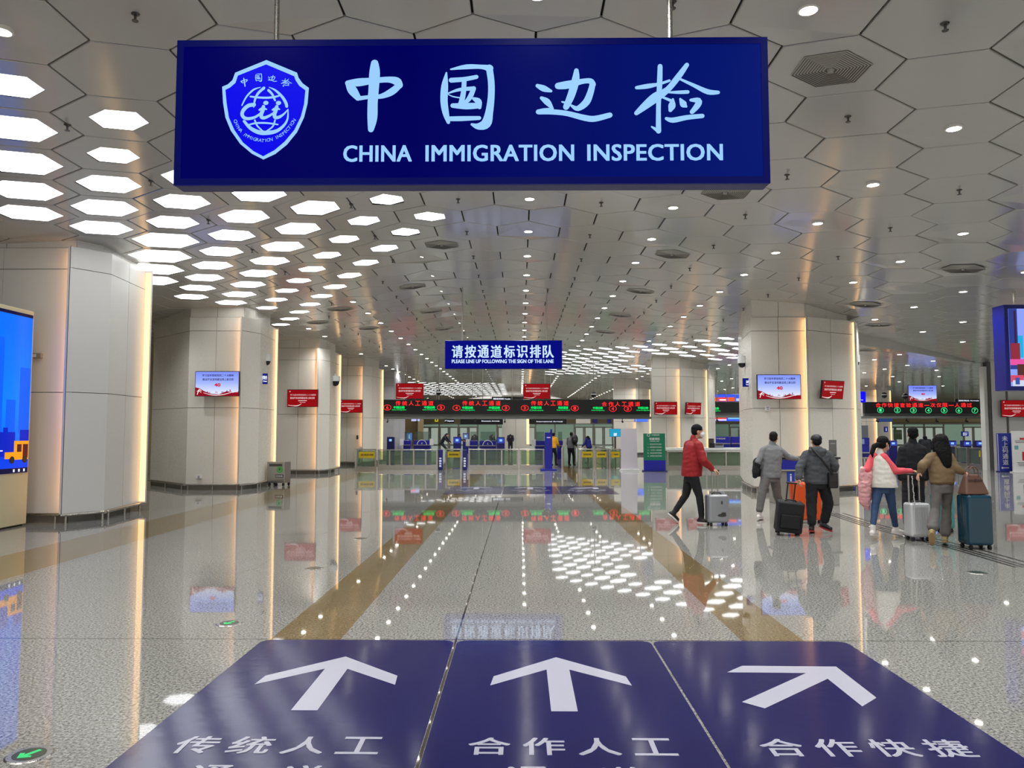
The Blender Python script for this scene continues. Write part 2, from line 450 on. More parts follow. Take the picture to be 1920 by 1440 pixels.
cb = MB(); arc_ = [(10.9, 25.4, .46), (12.2, 26.6, .44), (13.6, 27.8, .38), (15.5, 29.6, .3), (17.2, 31.3, .24), (19.0, 33.0, .17), (20.7, 34.6, .1)]
for (xa, ya, da), (xb, yb, db) in zip(arc_, arc_[1:]):
    za, zb = ceil_z(xa) + .05, ceil_z(xb) + .05
    q = [(xa, ya), (xb, yb), (xb - .25, yb + .3), (xa - .25, ya + .3)]
    cb.add([(q[0][0], q[0][1], za - da), (q[1][0], q[1][1], zb - db), (q[2][0], q[2][1], zb - db), (q[3][0], q[3][1], za - da), (q[0][0], q[0][1], za), (q[1][0], q[1][1], zb), (q[2][0], q[2][1], zb), (q[3][0], q[3][1], za)],
           [(0, 3, 2, 1), (4, 5, 6, 7), (0, 1, 5, 4), (1, 2, 6, 5), (2, 3, 7, 6), (3, 0, 4, 7)])
tag(cb.build('trim_5', M_CEIL), 'curved pale ceiling step sweeping right from the wide right column', 'ceiling step', kind='structure')

# glazed office front across the far end
gp = thing('glass_partition', 'long glazed office front with grey framed doors across the far end', 'glass partition', (0, 90.4, 0), kind='structure')
fm = MB(); M_FRAME = mat('grey_door_frame', (128, 132, 124), 0.4, metal=0.3)
fm.box(-12, 58, 0, 0.12, 2.45, 2.6).box(-12, 58, 0, 0.12, 0, 0.1)
M_PANE = mat('lit_pale_green_back_glass', (168, 190, 172), 0.12, emit=(140, 168, 146), es=0.5)  # glow put into the glass itself, as if lit from behind
M_PANEW = mat('lit_white_door_glass', (214, 220, 212), 0.2, emit=(190, 202, 188), es=0.55)  # emission stands in for the lit room behind the doors
x = -12.0; i = 0
while x < 58:
    wdt = 2.3
    fm.box(x - 0.09, x + 0.09, 0, 0.12, 0, 2.5)
    door = i % 4 != 3 and not (0 <= x < 5)
    if door:
        fm.box(x + 0.1, x + wdt - 0.1, -0.02, 0.12, 2.06, 2.2).box(x + wdt / 2 - 0.12, x + wdt / 2 + 0.12, -0.02, 0.12, 0, 2.1)
        for q in (0, 1):
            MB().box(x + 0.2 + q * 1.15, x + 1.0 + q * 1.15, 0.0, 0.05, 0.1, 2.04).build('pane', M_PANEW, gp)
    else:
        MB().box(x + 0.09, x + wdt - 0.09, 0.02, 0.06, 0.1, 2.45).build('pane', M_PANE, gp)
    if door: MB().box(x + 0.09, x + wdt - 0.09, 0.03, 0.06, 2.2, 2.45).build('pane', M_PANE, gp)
    x += wdt; i += 1
fm.build('frame', M_FRAME, gp)

# ------------------------------------------------------------------ columns clad in cream panels, warm strips in their corners
def column(label, pts, zs, strips, rail=(0,), m=None):
    """pts: (x, y, t) plan corners counter-clockwise, facet i runs from corner i to i+1 and stands t proud; strips: facets whose first edge is lit"""
    m = m or M_CLAD
    base = Vector((pts[0][0], pts[0][1], 0))
    root = thing('clad_column', label, 'column', base, kind='structure')
    n = len(pts)
    V = [Vector((p[0] - base.x, p[1] - base.y)) for p in pts]; T = [p[2] for p in pts]
    top = max(ceil_z(p[0]) for p in pts) + 0.03
    MB().prism([(v.x, v.y) for v in V], 0.0, top).build('core', M_SEAM, root)
    D = [(V[(i + 1) % n] - V[i]).normalized() for i in range(n)]
    Nn = [Vector((d.y, -d.x)) for d in D]
    def meet(i, j):                                   # outer lines of facets i and j
        a, b = V[i] + Nn[i] * T[i], V[j] + Nn[j] * T[j]
        den = D[i].x * D[j].y - D[i].y * D[j].x
        t = ((b.x - a.x) * D[j].y - (b.y - a.y) * D[j].x) / den
        return a + D[i] * t
    rails = MB(); skirt = MB()
    for i in range(n):
        j, h = (i + 1) % n, (i - 1) % n
        a, b = V[i], V[j]
        oa = meet(h, i) if abs(T[h] - T[i]) < 1e-6 else a + Nn[h if i in strips else i] * T[i]
        ob = meet(i, j) if abs(T[j] - T[i]) < 1e-6 else b + Nn[i] * T[i]
        ln = (b - a).length
        ns = 2 if ln > 1.25 else 1
        mb = MB()
        lv = list(zs) + [top]
        for z0, z1 in zip(lv, lv[1:]):
            last = z1 == top
            for q in range(ns):
                g = 0.006 / ln
                u0, u1 = (q / ns + (g if q else 0)), ((q + 1) / ns - (g if q < ns - 1 else 0))
                ia, ib, xa, xb = a.lerp(b, u0), a.lerp(b, u1), oa.lerp(ob, u0), oa.lerp(ob, u1)
                if last: xa, xb = ia + Nn[i] * 0.02, ib + Nn[i] * 0.02
                w0, w1 = z0 + 0.006, z1 - (0 if last else 0.006)
                mb.add([(p.x, p.y, w) for w in (w0, w1) for p in (ia, ib, xb, xa)],
                       [(0, 1, 2, 3), (7, 6, 5, 4), (0, 4, 5, 1), (1, 5, 6, 2), (2, 6, 7, 3), (3, 7, 4, 0)])
        mb.build('cladding', m, root)
        if i in strips:
            s = MB(); p = oa - D[h] * 0.025 - Nn[h] * (T[i] - T[h] - (0.06 if T[i] < .25 else 0.012)); q = oa - D[h] * 0.025 - Nn[h] * 0.016
            p2, q2 = p + D[h] * 0.02, q + D[h] * 0.02
            s.add([(v.x, v.y, w) for w in (zs[0] + 0.03, zs[-1] - 0.05) for v in (p, p2, q2, q)], [(0, 3, 2, 1), (4, 5, 6, 7), (0, 1, 5, 4), (1, 2, 6, 5), (2, 3, 7, 6), (3, 0, 4, 7)])
            s.build('light_strip', M_STRIP if T[i] > .25 else M_STRIPE, root)
            lp = MB(); la, lb = oa - D[h] * 0.045, oa + D[h] * 0.004
            lp.add([(v.x, v.y, w) for w in (zs[0], zs[-1]) for v in (la - Nn[h] * 0.014, lb - Nn[h] * 0.014, lb, la)], [(0, 1, 2, 3), (7, 6, 5, 4), (0, 4, 5, 1), (1, 5, 6, 2), (2, 6, 7, 3), (3, 7, 4, 0)])
            ea, eb, ec, ed = a - D[h] * 0.004, a + D[h] * 0.004, oa + D[h] * 0.004, oa - D[h] * 0.004      # closed edge of the raised panel
            lp.add([(v.x, v.y, w) for w in (zs[0], zs[-1]) for v in (ea, eb, ec, ed)], [(0, 1, 2, 3), (7, 6, 5, 4), (0, 4, 5, 1), (1, 5, 6, 2), (2, 6, 7, 3), (3, 7, 4, 0)])
            lp.build('strip_cover', m, root)
        skirt.slab(a, b, 0, zs[0], 0.03)
        if i in rail:
            ra, rb = oa + Nn[i] * 0.05 - D[i] * 0.06, ob + Nn[i] * 0.05 + D[i] * 0.06
            rails.tube((ra.x, ra.y, 0.15), (rb.x, rb.y, 0.15), 0.03)
            for u in ((0.12, 0.88) if ln < 1.4 else (0.08, 0.5, 0.92)):
                c = ra.lerp(rb, u); rails.tube((c.x, c.y, 0), (c.x, c.y, 0.15), 0.02)
    skirt.build('skirting', mat('skirting_grey', (120, 116, 108), .5), root)
    if rails.v: rails.build('bumper_rail', M_STEEL, root)
    return root
ZL = (0.17, 2.42, 4.72, 5.14)
column('cream clad column nearest the camera on the left, behind the tall advertising totem',
       [(-11.4, 14.5, .05), (-8.66, 14.5, .2), (-8.42, 15.0, .2), (-8.56, 16.6, .36), (-9.3, 17.7, .36), (-11.4, 18.0, .05)], (0.17, 2.48, 4.88, 5.3), (1, 3), (0, 1, 2), M_CLADW)
column('cream clad column on the left carrying the blue wall screen and the small blue sign',
       [(-11.87, 24.4, .05), (-9.87, 22.45, .05), (-8.3, 22.5, .2), (-8.2, 23.1, .2), (-8.33, 24.9, .3), (-9.2, 26.2, .3), (-11, 26.6, .05)], ZL, (2, 4), (0, 1, 2, 3))
column('cream clad column on the left with a red screen, third from the camera',
       [(-11.8, 32.4, .05), (-9.8, 30.5, .05), (-8.16, 30.55, .2), (-8.06, 31.1, .2), (-8.12, 32.9, .3), (-9, 34.2, .3), (-10.9, 34.6, .05)], (0.17, 2.4, 4.6, 5.08), (2, 4), (0, 1, 2, 3))
column('cream clad column on the left with a red screen, beside the first glass barrier',
       [(-11.6, 40.4, .05), (-9.65, 38.5, .05), (-8.0, 38.55, .2), (-7.9, 39.1, .2), (-7.68, 40.8, .3), (-8.6, 42.2, .3), (-10.6, 42.6, .05)], (0.17, 2.4, 4.55, 5.05), (2, 4), (0, 1, 2))
column('greyish clad column at the left end of the LED gantry',
       [(-9.5, 47.6, .05), (-8.0, 47.6, .05), (-7.6, 49.5, .05), (-8.6, 51, .05), (-10, 50, .05)], (0.17, 2.4, 4.55, 5.05), (), (), mat('lilac_grey_cladding', (186, 184, 186), 0.3))
column('wide cream clad column on the right with one blue and one red screen',
       [(6.95, 23.6, .05), (6.63, 21.6, .05), (8.12, 21.6, .2), (9.72, 22.55, .3), (10.4, 24, .3), (9.8, 26, .3), (7.6, 26.2, .05)], (0.17, 2.38, 4.58, 4.98), (2, 3), (0, 1, 2, 3))
column('cream clad column on the right with two red screens, behind the green notice',
       [(6.9, 39.8, .05), (6.64, 38.0, .05), (7.98, 38.0, .2), (9.4, 39.0, .3), (10, 40.3, .3), (9.4, 42, .3), (7.4, 42.2, .05)], (0.17, 2.38, 4.45, 4.86), (2, 3), ())
column('cream clad column far down the hall behind the white blank board',
       [(6.9, 56, .05), (6.7, 54, .05), (8.2, 54, .2), (9.2, 55, .3), (9.9, 56.3, .3), (8, 58, .05)], (0.17, 2.38, 4.3, 4.75), (2, 3), ())
column('cream clad column at far right beyond the lane number gantry',
       [(23.7, 56, .05), (23.8, 54, .05), (25.2, 54, .2), (26.5, 55, .3), (27, 56.3, .3), (25, 58, .05)], (0.17, 2.38, 4.2, 4.65), (2, 3), ())
c = column('cream clad wall pier at the right edge behind the unlit poster boards',
           [(21.75, 34.0, .05), (27, 34.0, .05), (27, 37, .05), (22.9, 37, .05), (20.85, 34.3, .05), (21.65, 34.3, .05)], (0.17, 2.38, 4.3, 4.75), (), (), M_CLADW)
MB().box(-1.07, -.92, -.02, 0.3, 0, 4.6).build('pilaster', M_CLADW, c)
MB().box(-.92, -.78, -.06, 0.3, 0, 4.8).build('pilaster', M_STEELD, c)
MB().box(-.18, -.08, -.06, 0.3, 0, 4.8).build('pilaster', M_STEELD, c)
MB().box(-.78, -.18, -.1, 0.3, 0, 4.85).build('pilaster', M_CLADW, c)

# ------------------------------------------------------------------ ceiling fittings
def hexmesh(s, name, m): return MB().add([(HEX * s * c, HEX * s * q, 0) for c, q in HX], [tuple(range(6))[::-1]]).mesh(name, m)
HM = {}; HID = list(range(40))
def light_panels(cells, where, group):
    cols = sorted(set(k for k, r in cells)); ci = 0
    for k in cols:
        seen = 0; any_ = False
        for r in sorted(q for kk, q in cells if kk == k):
            x, y = cell(k, r); z = ceil_z(x)
            if (k, r) not in ALLLIT: continue
            s = round(cells[(k, r)] * 0.99, 2)
            if s not in HM: HM[s] = hexmesh(s, 'light_panel', M_PANEL)
            o = obj('hexagonal_light_panel', HM[s], None, (x, y, z + 0.012))
            sl = math.atan((ceil_z(x + 0.3) - ceil_z(x - 0.3)) / 0.6)
            o.rotation_euler = (0, -sl, 0)
            tag(o, 'glowing hexagonal ceiling panel, %s away in %s file of %s' % (nth(seen), nth(ci), where), 'ceiling light', group)
            if not on_picture((x, y, z), 60): o['label'] = 'glowing hexagonal ceiling panel behind the big blue sign, %s of those hidden there' % nth(HID.pop(0)); continue
            seen += 1; any_ = True
        ci += any_
light_panels(LIT, 'the left cluster', 'hexagonal light panels above the left columns')
light_panels(RIGHTC, 'the right cluster', 'hexagonal light panels ahead of the right columns')
light_panels(FARC, 'the farthest cluster', 'hexagonal light panels at the far end')

lens = MB(); n = 20
lens.add([(0.085 * math.cos(2 * PI * i / n), 0.085 * math.sin(2 * PI * i / n), -0.012) for i in range(n)], [tuple(range(n))[::-1]])
LENS = lens.mesh('downlight_lens', M_LENS)
tr = MB()
o_ = [(0.105 * math.cos(2 * PI * i / n), 0.105 * math.sin(2 * PI * i / n), -0.008) for i in range(n)]
i_ = [(0.085 * math.cos(2 * PI * i / n), 0.085 * math.sin(2 * PI * i / n), -0.014) for i in range(n)]
u_ = [(a, b, 0.04) for a, b, _ in o_]
tr.add(o_ + i_, [(i, i + n, (i + 1) % n + n, (i + 1) % n) for i in range(n)]).add(o_ + u_, [(i, (i + 1) % n, (i + 1) % n + n, i + n) for i in range(n)])
TRIM = tr.mesh('downlight_trim', M_RING)
SPOT = bpy.data.lights.new('downlight_beam', 'SPOT')
SPOT.energy = DOWNLIGHT_W; SPOT.spot_size = math.radians(140); SPOT.spot_blend = 0.9; SPOT.shadow_soft_size = 0.08; SPOT.color = (0.99, 0.995, 1.0)
ROWS = {0: 'row along the middle', 4: 'first row right of middle', 8: 'second row right of middle', 12: 'third row right of middle', 16: 'fourth row right of middle',
        20: 'fifth row right of middle', 24: 'sixth row right of middle', 28: 'seventh row right of middle', 32: 'eighth row right of middle', 36: 'ninth row right of middle', 44: 'tenth row right of middle',
        -4: 'first row left of middle', -8: 'second row left of middle', -12: 'third row left of middle', -16: 'fourth row left of middle', -20: 'fifth row left of middle'}
for k in sorted(ROWS):
    seen = 0
    step = 2 if -12 <= k <= 28 else 4
    for r in range(-10, 66, step):
        if (k, r) in ALLLIT: continue
        x, y = cell(k, r); z = ceil_z(x)
        if any((x - a) ** 2 + (y - b) ** 2 < 9 for a, b in ((7.9, 23.5), (-9.9, 16), (-9.9, 24.4), (-9.8, 32.4), (-9.6, 40.5), (7.9, 40), (7.9, 55.8))) and (abs(k) == 12 or k == -16): continue
        if any(math.hypot(x - (a_[0] + (b_[0] - a_[0]) * u), y - (a_[1] + (b_[1] - a_[1]) * u)) < 0.95 for a_, b_ in zip(arc_, arc_[1:]) for u in (0, .33, .66, 1)): continue
        if not on_picture((x, y, z), 40):
            if -10 <= r <= 10 and abs(k) <= 12:   # behind the sign or just outside: still lights the hall
                lo = bpy.data.objects.new('downlight_beam', SPOT); COL.objects.link(lo); lo.location = (x, y, z - 0.03)
            elif k >= 16 and 4 <= r <= 22:  # unseen extra downlights, added to brighten the pier and ceiling at right
                o = obj('recessed_downlight', LENS, None, (x, y, z - 0.008)); tag(o, 'unseen round downlight added past the right edge to brighten the wall pier', 'downlight', 'unseen downlights added past the right edge')
                lo = bpy.data.objects.new('downlight_beam', SPOT); COL.objects.link(lo); lo.parent = o; lo.location = (0, 0, -0.03)
            continue
        t = thing('recessed_downlight', 'round recessed downlight, %s away in the %s' % (nth(seen), ROWS[k]), 'downlight', (x, y, z - 0.008), group='recessed ceiling downlights')
        obj('lens', LENS, t); obj('trim_ring', TRIM, t)
        if y < 92:
            lo = bpy.data.objects.new('downlight_beam', SPOT); COL.objects.link(lo); lo.parent = t; lo.location = (0, 0, -0.03)
        seen += 1

sp = MB().tube((0, 0, 0), (0, 0, -0.015), 0.045, 0.03, 12).tube((0, 0, -0.01), (0, 0, -0.07), 0.014, 0.012, 8).tube((0, 0, -0.07), (0, 0, -0.078), 0.032, 0.03, 12)
SPR = sp.mesh('sprinkler', M_STEELD)
for k, nm in ((2, 'first row right'), (6, 'second row right'), (10, 'third row right'), (-2, 'first row left'), (-6, 'second row left'), (-10, 'third row left')):
    seen = 0
    for r in range(-10, 20, 2):
        x, y = cell(k, r)
        if (k, r) in ALLLIT: x += COLW
        z = ceil_z(x)
        if not on_picture((x, y, z)): continue
        tag(obj('sprinkler_head', SPR, None, (x, y, z)), 'small dark sprinkler head, %s away in the %s of middle' % (nth(seen), nm), 'sprinkler', 'sprinkler heads in the ceiling')
        seen += 1
M_VENT = mat('vent_louvre_grey', (164, 161, 152), 0.45)
M_VENTD = mat('vent_dark_gap', (104, 101, 96), 0.7)
for i, (k, r) in enumerate(VENTS):
    x, y = cell(k, r); z = ceil_z(x) - 0.004
    if not on_picture((x, y, z), 80): continue
    side = 'left' if x < 0 else 'right'
    t = thing('air_vent', '', 'air vent', (x, y, z), group='hexagonal ceiling air vents')
    sl = math.atan((ceil_z(x + 0.3) - ceil_z(x - 0.3)) / 0.6); t.rotation_euler = (0, -sl, 0)
    same = [v for v in VENTS if (cell(*v)[0] < 0) == (x < 0) and v[0] == k]
    files = sorted(set(v[0] for v in VENTS if (cell(*v)[0] < 0) == (x < 0)), key=abs)
    t['label'] = 'dark hexagonal louvred air vent, %s away in %s vent file %s of middle' % (nth(sorted(same, key=lambda v: v[1]).index((k, r))), nth(files.index(k)), side)
    MB().add([(HEX * 0.56 * c, HEX * 0.56 * q, 0) for c, q in HX], [tuple(range(6))[::-1]]).build('backing', M_VENTD, t)
    g = MB()
    for s in [0.57 - 0.045 * j for j in range(11)]:
        a = [(HEX * s * c, HEX * s * q, -0.004) for c, q in HX]; b = [(HEX * (s - 0.024) * c, HEX * (s - 0.024) * q, -0.007) for c, q in HX]
        g.add(a + b, [(i2, i2 + 6, (i2 + 1) % 6 + 6, (i2 + 1) % 6) for i2 in range(6)])
    g.build('louvre', M_VENT, t)
    MB().tube((0, 0, 0), (0, 0, -0.03), 0.04, 0.03, 12).build('nozzle', M_VENT, t)

# ------------------------------------------------------------------ big hanging light box: border inspection
YS = 6.0
tl, tr_, bl, br = P(334, 77, YS), P(1439, 75, YS), P(326, 348, YS), P(1443, 348, YS)
cx, cz = (tl.x + tr_.x + bl.x + br.x) / 4, (tl.z + bl.z) / 2
hw, hh = (tr_.x - tl.x + br.x - bl.x) / 4, (tl.z - bl.z) / 2
S = thing('hanging_sign', 'huge dark blue lit border inspection sign with shield emblem hanging in front', 'sign', (cx, YS, cz - hh))
def S_(px, py):
    p = P(px, py, YS); return p.x - cx, p.z - (cz - hh)
cs = MB().box(-hw, hw, 0.012, 0.17, 0, 2 * hh)
cs.build('casing', M_SIGNE, S, bevel=0.006)
fr = MB().box(-hw, hw, -0.012, 0.012, 0, 0.055).box(-hw, hw, -0.012, 0.012, 2 * hh - 0.055, 2 * hh).box(-hw, -hw + 0.055, -0.012, 0.012, 0.055, 2 * hh - 0.055).box(hw - 0.055, hw, -0.012, 0.012, 0.055, 2 * hh - 0.055)
fr.build('face_border', mat('blue_sign_border', (0, 0, 20), 0.4, emit=(2, 8, 88), es=0.9, spec=0.2), S)
mface = mat('big_sign_face', (0, 0, 12), 0.35, emit=(0, 0, 92), spec=0.03)
nt, b = nodes_of(mface)                              # a light box glows a little stronger round its tubes at the right
tc = nt.nodes.new('ShaderNodeTexCoord'); sx = nt.nodes.new('ShaderNodeSeparateXYZ'); nt.links.new(tc.outputs['Object'], sx.inputs[0])
mr = nt.nodes.new('ShaderNodeMapRange'); mr.inputs['From Min'].default_value = -0.5; mr.inputs['From Max'].default_value = hw
nt.links.new(sx.outputs['X'], mr.inputs['Value'])
rp = nt.nodes.new('ShaderNodeValToRGB'); rp.color_ramp.elements[0].color = lin((0, 0, 90)); rp.color_ramp.elements[1].color = lin((4, 24, 112))
nt.links.new(mr.outputs['Result'], rp.inputs['Fac']); nt.links.new(rp.outputs['Color'], b.inputs['Emission Color'])
MB().box(-hw + 0.055, hw - 0.055, -0.006, 0.012, 0.055, 2 * hh - 0.055).build('lit_face', mface, S)
for px in (519, 1256):
    p = P(px, 40, YS + 0.09); q = ceil_z(p.x) - (cz - hh)
    MB().tube((p.x - cx, 0.09, 2 * hh - 0.005), (p.x - cx, 0.09, q), 0.022).tube((p.x - cx, 0.09, q - 0.03), (p.x - cx, 0.09, q), 0.07).build('hanger_rod', M_STEEL, S)

def Z7(x, y): return S_(640 + x / 5.3333, 100 + y / 5.3333)
def Z8(x, y): return S_(980 + x / 5.0526, 100 + y / 5.0526)
KB = [(Z7, 5.3333, [  # zhong
        [(335, 105, 70), (335, 200, 98), (326, 350, 95), (315, 500, 92), (312, 650, 90), (298, 765, 55)],
        [(62, 300, 40), (110, 370, 85), (170, 450, 55)], [(70, 305, 55), (180, 295, 75), (330, 278, 55), (470, 268, 55), (555, 285, 75), (585, 325, 60)],
        [(588, 320, 55), (505, 390, 66), (400, 435, 45), (300, 440, 35), (165, 458, 40)]]),
      (Z7, 5.3333, [  # guo
        [(1095, 165, 14), (1250, 140, 45), (1400, 140, 40), (1485, 155, 66)], [(1480, 150, 62), (1500, 300, 60), (1498, 450, 62), (1478, 600, 72), (1448, 705, 92), (1370, 735, 60), (1305, 715, 22)],
        [(1052, 200, 15), (1035, 330, 62), (1028, 480, 66), (1045, 600, 58), (1072, 695, 32)], [(1065, 660, 42), (1200, 658, 46), (1380, 652, 36)],
        [(1100, 275, 46), (1230, 265, 42), (1352, 242, 38)], [(1230, 270, 42), (1222, 400, 46), (1195, 525, 52)], [(1065, 408, 12), (1180, 370, 30), (1325, 358, 40)],
        [(1325, 358, 42), (1285, 450, 46), (1235, 505, 30)], [(1070, 418, 8), (1120, 440, 11), (1190, 452, 12)], [(1115, 530, 42), (1250, 535, 60), (1375, 530, 52)],
        [(1325, 462, 30), (1372, 490, 58), (1384, 550, 32)]]),
      (Z8, 5.0526, [  # bian
        [(140, 312, 34), (200, 338, 55), (268, 362, 24)], [(178, 428, 30), (232, 465, 56), (284, 530, 20)], [(284, 528, 14), (200, 535, 18), (148, 558, 42)],
        [(148, 560, 44), (280, 560, 46), (420, 575, 46), (580, 615, 52), (680, 625, 52), (825, 590, 46)],
        [(335, 315, 58), (430, 303, 70), (560, 272, 46), (640, 268, 48), (662, 300, 55)], [(662, 295, 50), (640, 380, 56), (600, 470, 62), (520, 528, 46), (460, 500, 20)],
        [(508, 170, 40), (500, 260, 66), (460, 400, 66), (410, 515, 52)], [(372, 466, 14), (395, 472, 18)]]),
      (Z8, 5.0526, [  # jian
        [(1078, 330, 30), (1180, 316, 42), (1290, 295, 26), (1388, 263, 22)], [(1300, 128, 42), (1295, 300, 46), (1285, 500, 40), (1285, 740, 46)], [(1288, 742, 40), (1220, 700, 14)],
        [(1553, 115, 38), (1470, 230, 52), (1370, 350, 52), (1260, 420, 82), (1160, 500, 66), (1075, 572, 38)], [(1490, 250, 20), (1620, 310, 32), (1750, 370, 46), (1848, 376, 32)],
        [(1320, 420, 20), (1398, 452, 26)], [(1380, 376, 16), (1480, 375, 30), (1560, 372, 32)], [(1420, 442, 20), (1412, 500, 62), (1396, 545, 34)],
        [(1490, 440, 20), (1520, 488, 60), (1545, 510, 22)], [(1590, 450, 26), (1662, 455, 52), (1652, 500, 52), (1600, 562, 38)], [(1358, 625, 28), (1420, 640, 46), (1550, 615, 42), (1698, 600, 38)]])]
kx = 2 * hw / 1112.0
for Zf, sc, strokes in KB:
    g = MB()
    for i, st in enumerate(strokes):
        ribbon(g, [(*Zf(x, y), w * 1.1 / sc * kx) for x, y, w in st], -0.0085 - 0.0006 * i)
    g.build('brush_character', M_GLYPH, S)
for word, x0, x1 in (('CHINA', 648, 775), ('IMMIGRATION', 800, 1075), ('INSPECTION', 1099, 1350)):
    e = MB(); put_text(e, word, S_(x0, 0)[0], S_(x1, 0)[0], S_(0, 307)[1], S_(0, 276)[1], -0.0085, 0.03, 1.05)
    e.build('english_word', M_GLYPH, S)

# shield emblem
def E_(x, y): return S_(400 + x / 6.857, 100 + y / 6.857)
OUT = [(687, 92), (1080, 255), (1100, 320), (1150, 390), (1232, 450), (1215, 650), (1170, 830), (1080, 1020), (950, 1180), (800, 1300), (648, 1370), (500, 1295), (350, 1170), (230, 1000), (160, 830), (130, 640), (118, 435), (190, 405), (250, 350), (285, 255)]
INN = [(683, 148), (1043, 300), (1060, 350), (1110, 425), (1187, 480), (1170, 660), (1128, 820), (1045, 990), (920, 1140), (790, 1250), (645, 1328), (520, 1262), (385, 1150), (275, 990), (205, 830), (175, 640), (160, 475), (220, 445), (290, 385), (320, 292)]
def pt(x, y, d): q = E_(x, y); return (q[0], d, q[1])
n = len(OUT)
MB().add([pt(x, y, -0.008) for x, y in OUT] + [pt(x, y, -0.008) for x, y in INN], [(i, i + n, (i + 1) % n + n, (i + 1) % n) for i in range(n)]).build('shield_border', M_GLYPH, S)
MB().add([pt(x, y, -0.0075) for x, y in INN], [tuple(range(n))[::-1]]).build('shield_field', M_EMBL, S)
G = [[(372, 675, 16), (430, 565, 22), (520, 475, 24), (612, 442, 8)], [(722, 442, 8), (800, 480, 26), (885, 560, 36), (935, 640, 40), (948, 688, 38)],
     [(655, 452, 38), (585, 515, 34), (548, 580, 30), (530, 650, 22), (525, 700, 12)], [(714, 482, 34), (760, 530, 30), (788, 590, 28), (800, 614, 20)],
     [(482, 562, 22), (580, 574, 26), (700, 578, 28), (800, 566, 26), (870, 545, 18)], [(530, 668, 50), (460, 678, 50), (398, 730, 50), (375, 790, 46), (405, 836, 44), (465, 846, 40), (545, 826, 34), (605, 785, 28)],
     [(650, 692, 44), (640, 740, 52), (622, 790, 50), (626, 828, 46), (662, 836, 42), (722, 812, 34), (770, 780, 26)], [(598, 735, 24), (640, 715, 34), (690, 728, 18)],
     [(822, 692, 44), (808, 740, 52), (792, 790, 50), (800, 830, 46), (850, 828, 40), (910, 790, 26), (966, 728, 12)], [(768, 735, 24), (810, 715, 34), (858, 728, 18)],
     [(966, 738, 14), (960, 850, 24), (912, 935, 34), (822, 1005, 46), (700, 1030, 56), (590, 1022, 56), (482, 968, 46), (402, 880, 34)],
     [(470, 925, 20), (560, 905, 24), (700, 905, 24), (836, 924, 18)], [(540, 868, 22), (572, 940, 22), (645, 1010, 18)], [(800, 868, 22), (770, 950, 22), (690, 1010, 18)]]
g = MB()
for i, st in enumerate(G): ribbon(g, [(*E_(x, y), w / 6.857 * kx) for x, y, w in st], -0.0084 - 0.0004 * i)
for x, y in ((683, 647), (845, 648)):
    q = E_(x, y); disc(g, q[0], q[1], 34 / 6.857 * kx, 28 / 6.857 * kx, -0.0145)
g.build('globe_mark', M_GLYPH, S)
g = MB()
for (Zf, sc, strokes), (ox, oy, ang), (bx, by) in zip(KB, ((405, 378, -12), (588, 320, -3), (766, 330, 4), (944, 388, 12)), ((325, 430), (1265, 440), (480, 410), (1450, 440))):
    ca, sa = math.cos(math.radians(ang)), math.sin(math.radians(ang)); f = 0.165 if bx != 1450 else 0.17
    for i, st in enumerate(strokes):
        ribbon(g, [(*E_(ox + f * ((x - bx) * ca - (y - by) * sa), oy + f * ((x - bx) * sa + (y - by) * ca)), max(w * f / 6.857 * kx, 0.0045)) for x, y, w in st], -0.0084 - 0.0004 * i)
txt = 'CHINA IMMIGRATION INSPECTION'
arc = [(285, 865), (330, 965), (410, 1050), (520, 1105), (650, 1128), (780, 1105), (900, 1040), (985, 950), (1045, 860)]
seg = [math.dist(a, b) for a, b in zip(arc, arc[1:])]; tot = sum(seg)
for i, ch in enumerate(txt):
    if ch == ' ': continue
    d = tot * (i + 0.3) / (len(txt) - 0.4); j = 0
    while j < len(seg) - 1 and d > seg[j]: d -= seg[j]; j += 1
    t = d / seg[j]; x = arc[j][0] + (arc[j + 1][0] - arc[j][0]) * t; y = arc[j][1] + (arc[j + 1][1] - arc[j][1]) * t
    ang = math.atan2(arc[j + 1][1] - arc[j][1], arc[j + 1][0] - arc[j][0]); u = E_(x, y)
    vs, fs, a, b_, c, dd = glyphs(ch); h = 44 / 6.857 * kx / 0.72
    g.add([(u[0] + h * ((vx - (a + b_) / 2) * math.cos(-ang) - (vy - 0.36) * math.sin(-ang)), -0.0084, u[1] + h * ((vx - (a + b_) / 2) * math.sin(-ang) + (vy - 0.36) * math.cos(-ang))) for vx, vy in vs], fs)
g.build('shield_lettering', M_GLYPH, S)

# ------------------------------------------------------------------ generic hanging and wall boards
def board(name, label, cat, px0, py0, px1, py1, Y, depth, mcase, mface=None, rods=(), group=None):
    """box whose front face the photograph shows between two pixel corners at depth Y; local x right, z up from its lower edge"""
    a, b = P(px0, py1, Y), P(px1, py0, Y)
    t = thing(name, label, cat, ((a.x + b.x) / 2, Y, a.z), group=group)
    w, h = (b.x - a.x) / 2, b.z - a.z
    MB().box(-w, w, 0, depth, 0, h).build('casing', mcase, t, bevel=min(0.01, h * 0.02), seg=1)
    e = 0.02 * h
    MB().box(-w + e, w - e, -0.006, 0, e, h - e).build('face', mface, t)
    for px in rods:
        x = P(px, py0, Y + depth / 2).x - t.location.x
        MB().tube((x, depth / 2, h - 0.005), (x, depth / 2, ceil_z(t.location.x + x) - a.z + 0.02), 0.018, n=8).build('hanger_rod', M_STEEL, t)
    return t, w, h, (lambda px, py: ((px - px0) / (px1 - px0) * 2 * w - w, (py1 - py) / (py1 - py0) * h))
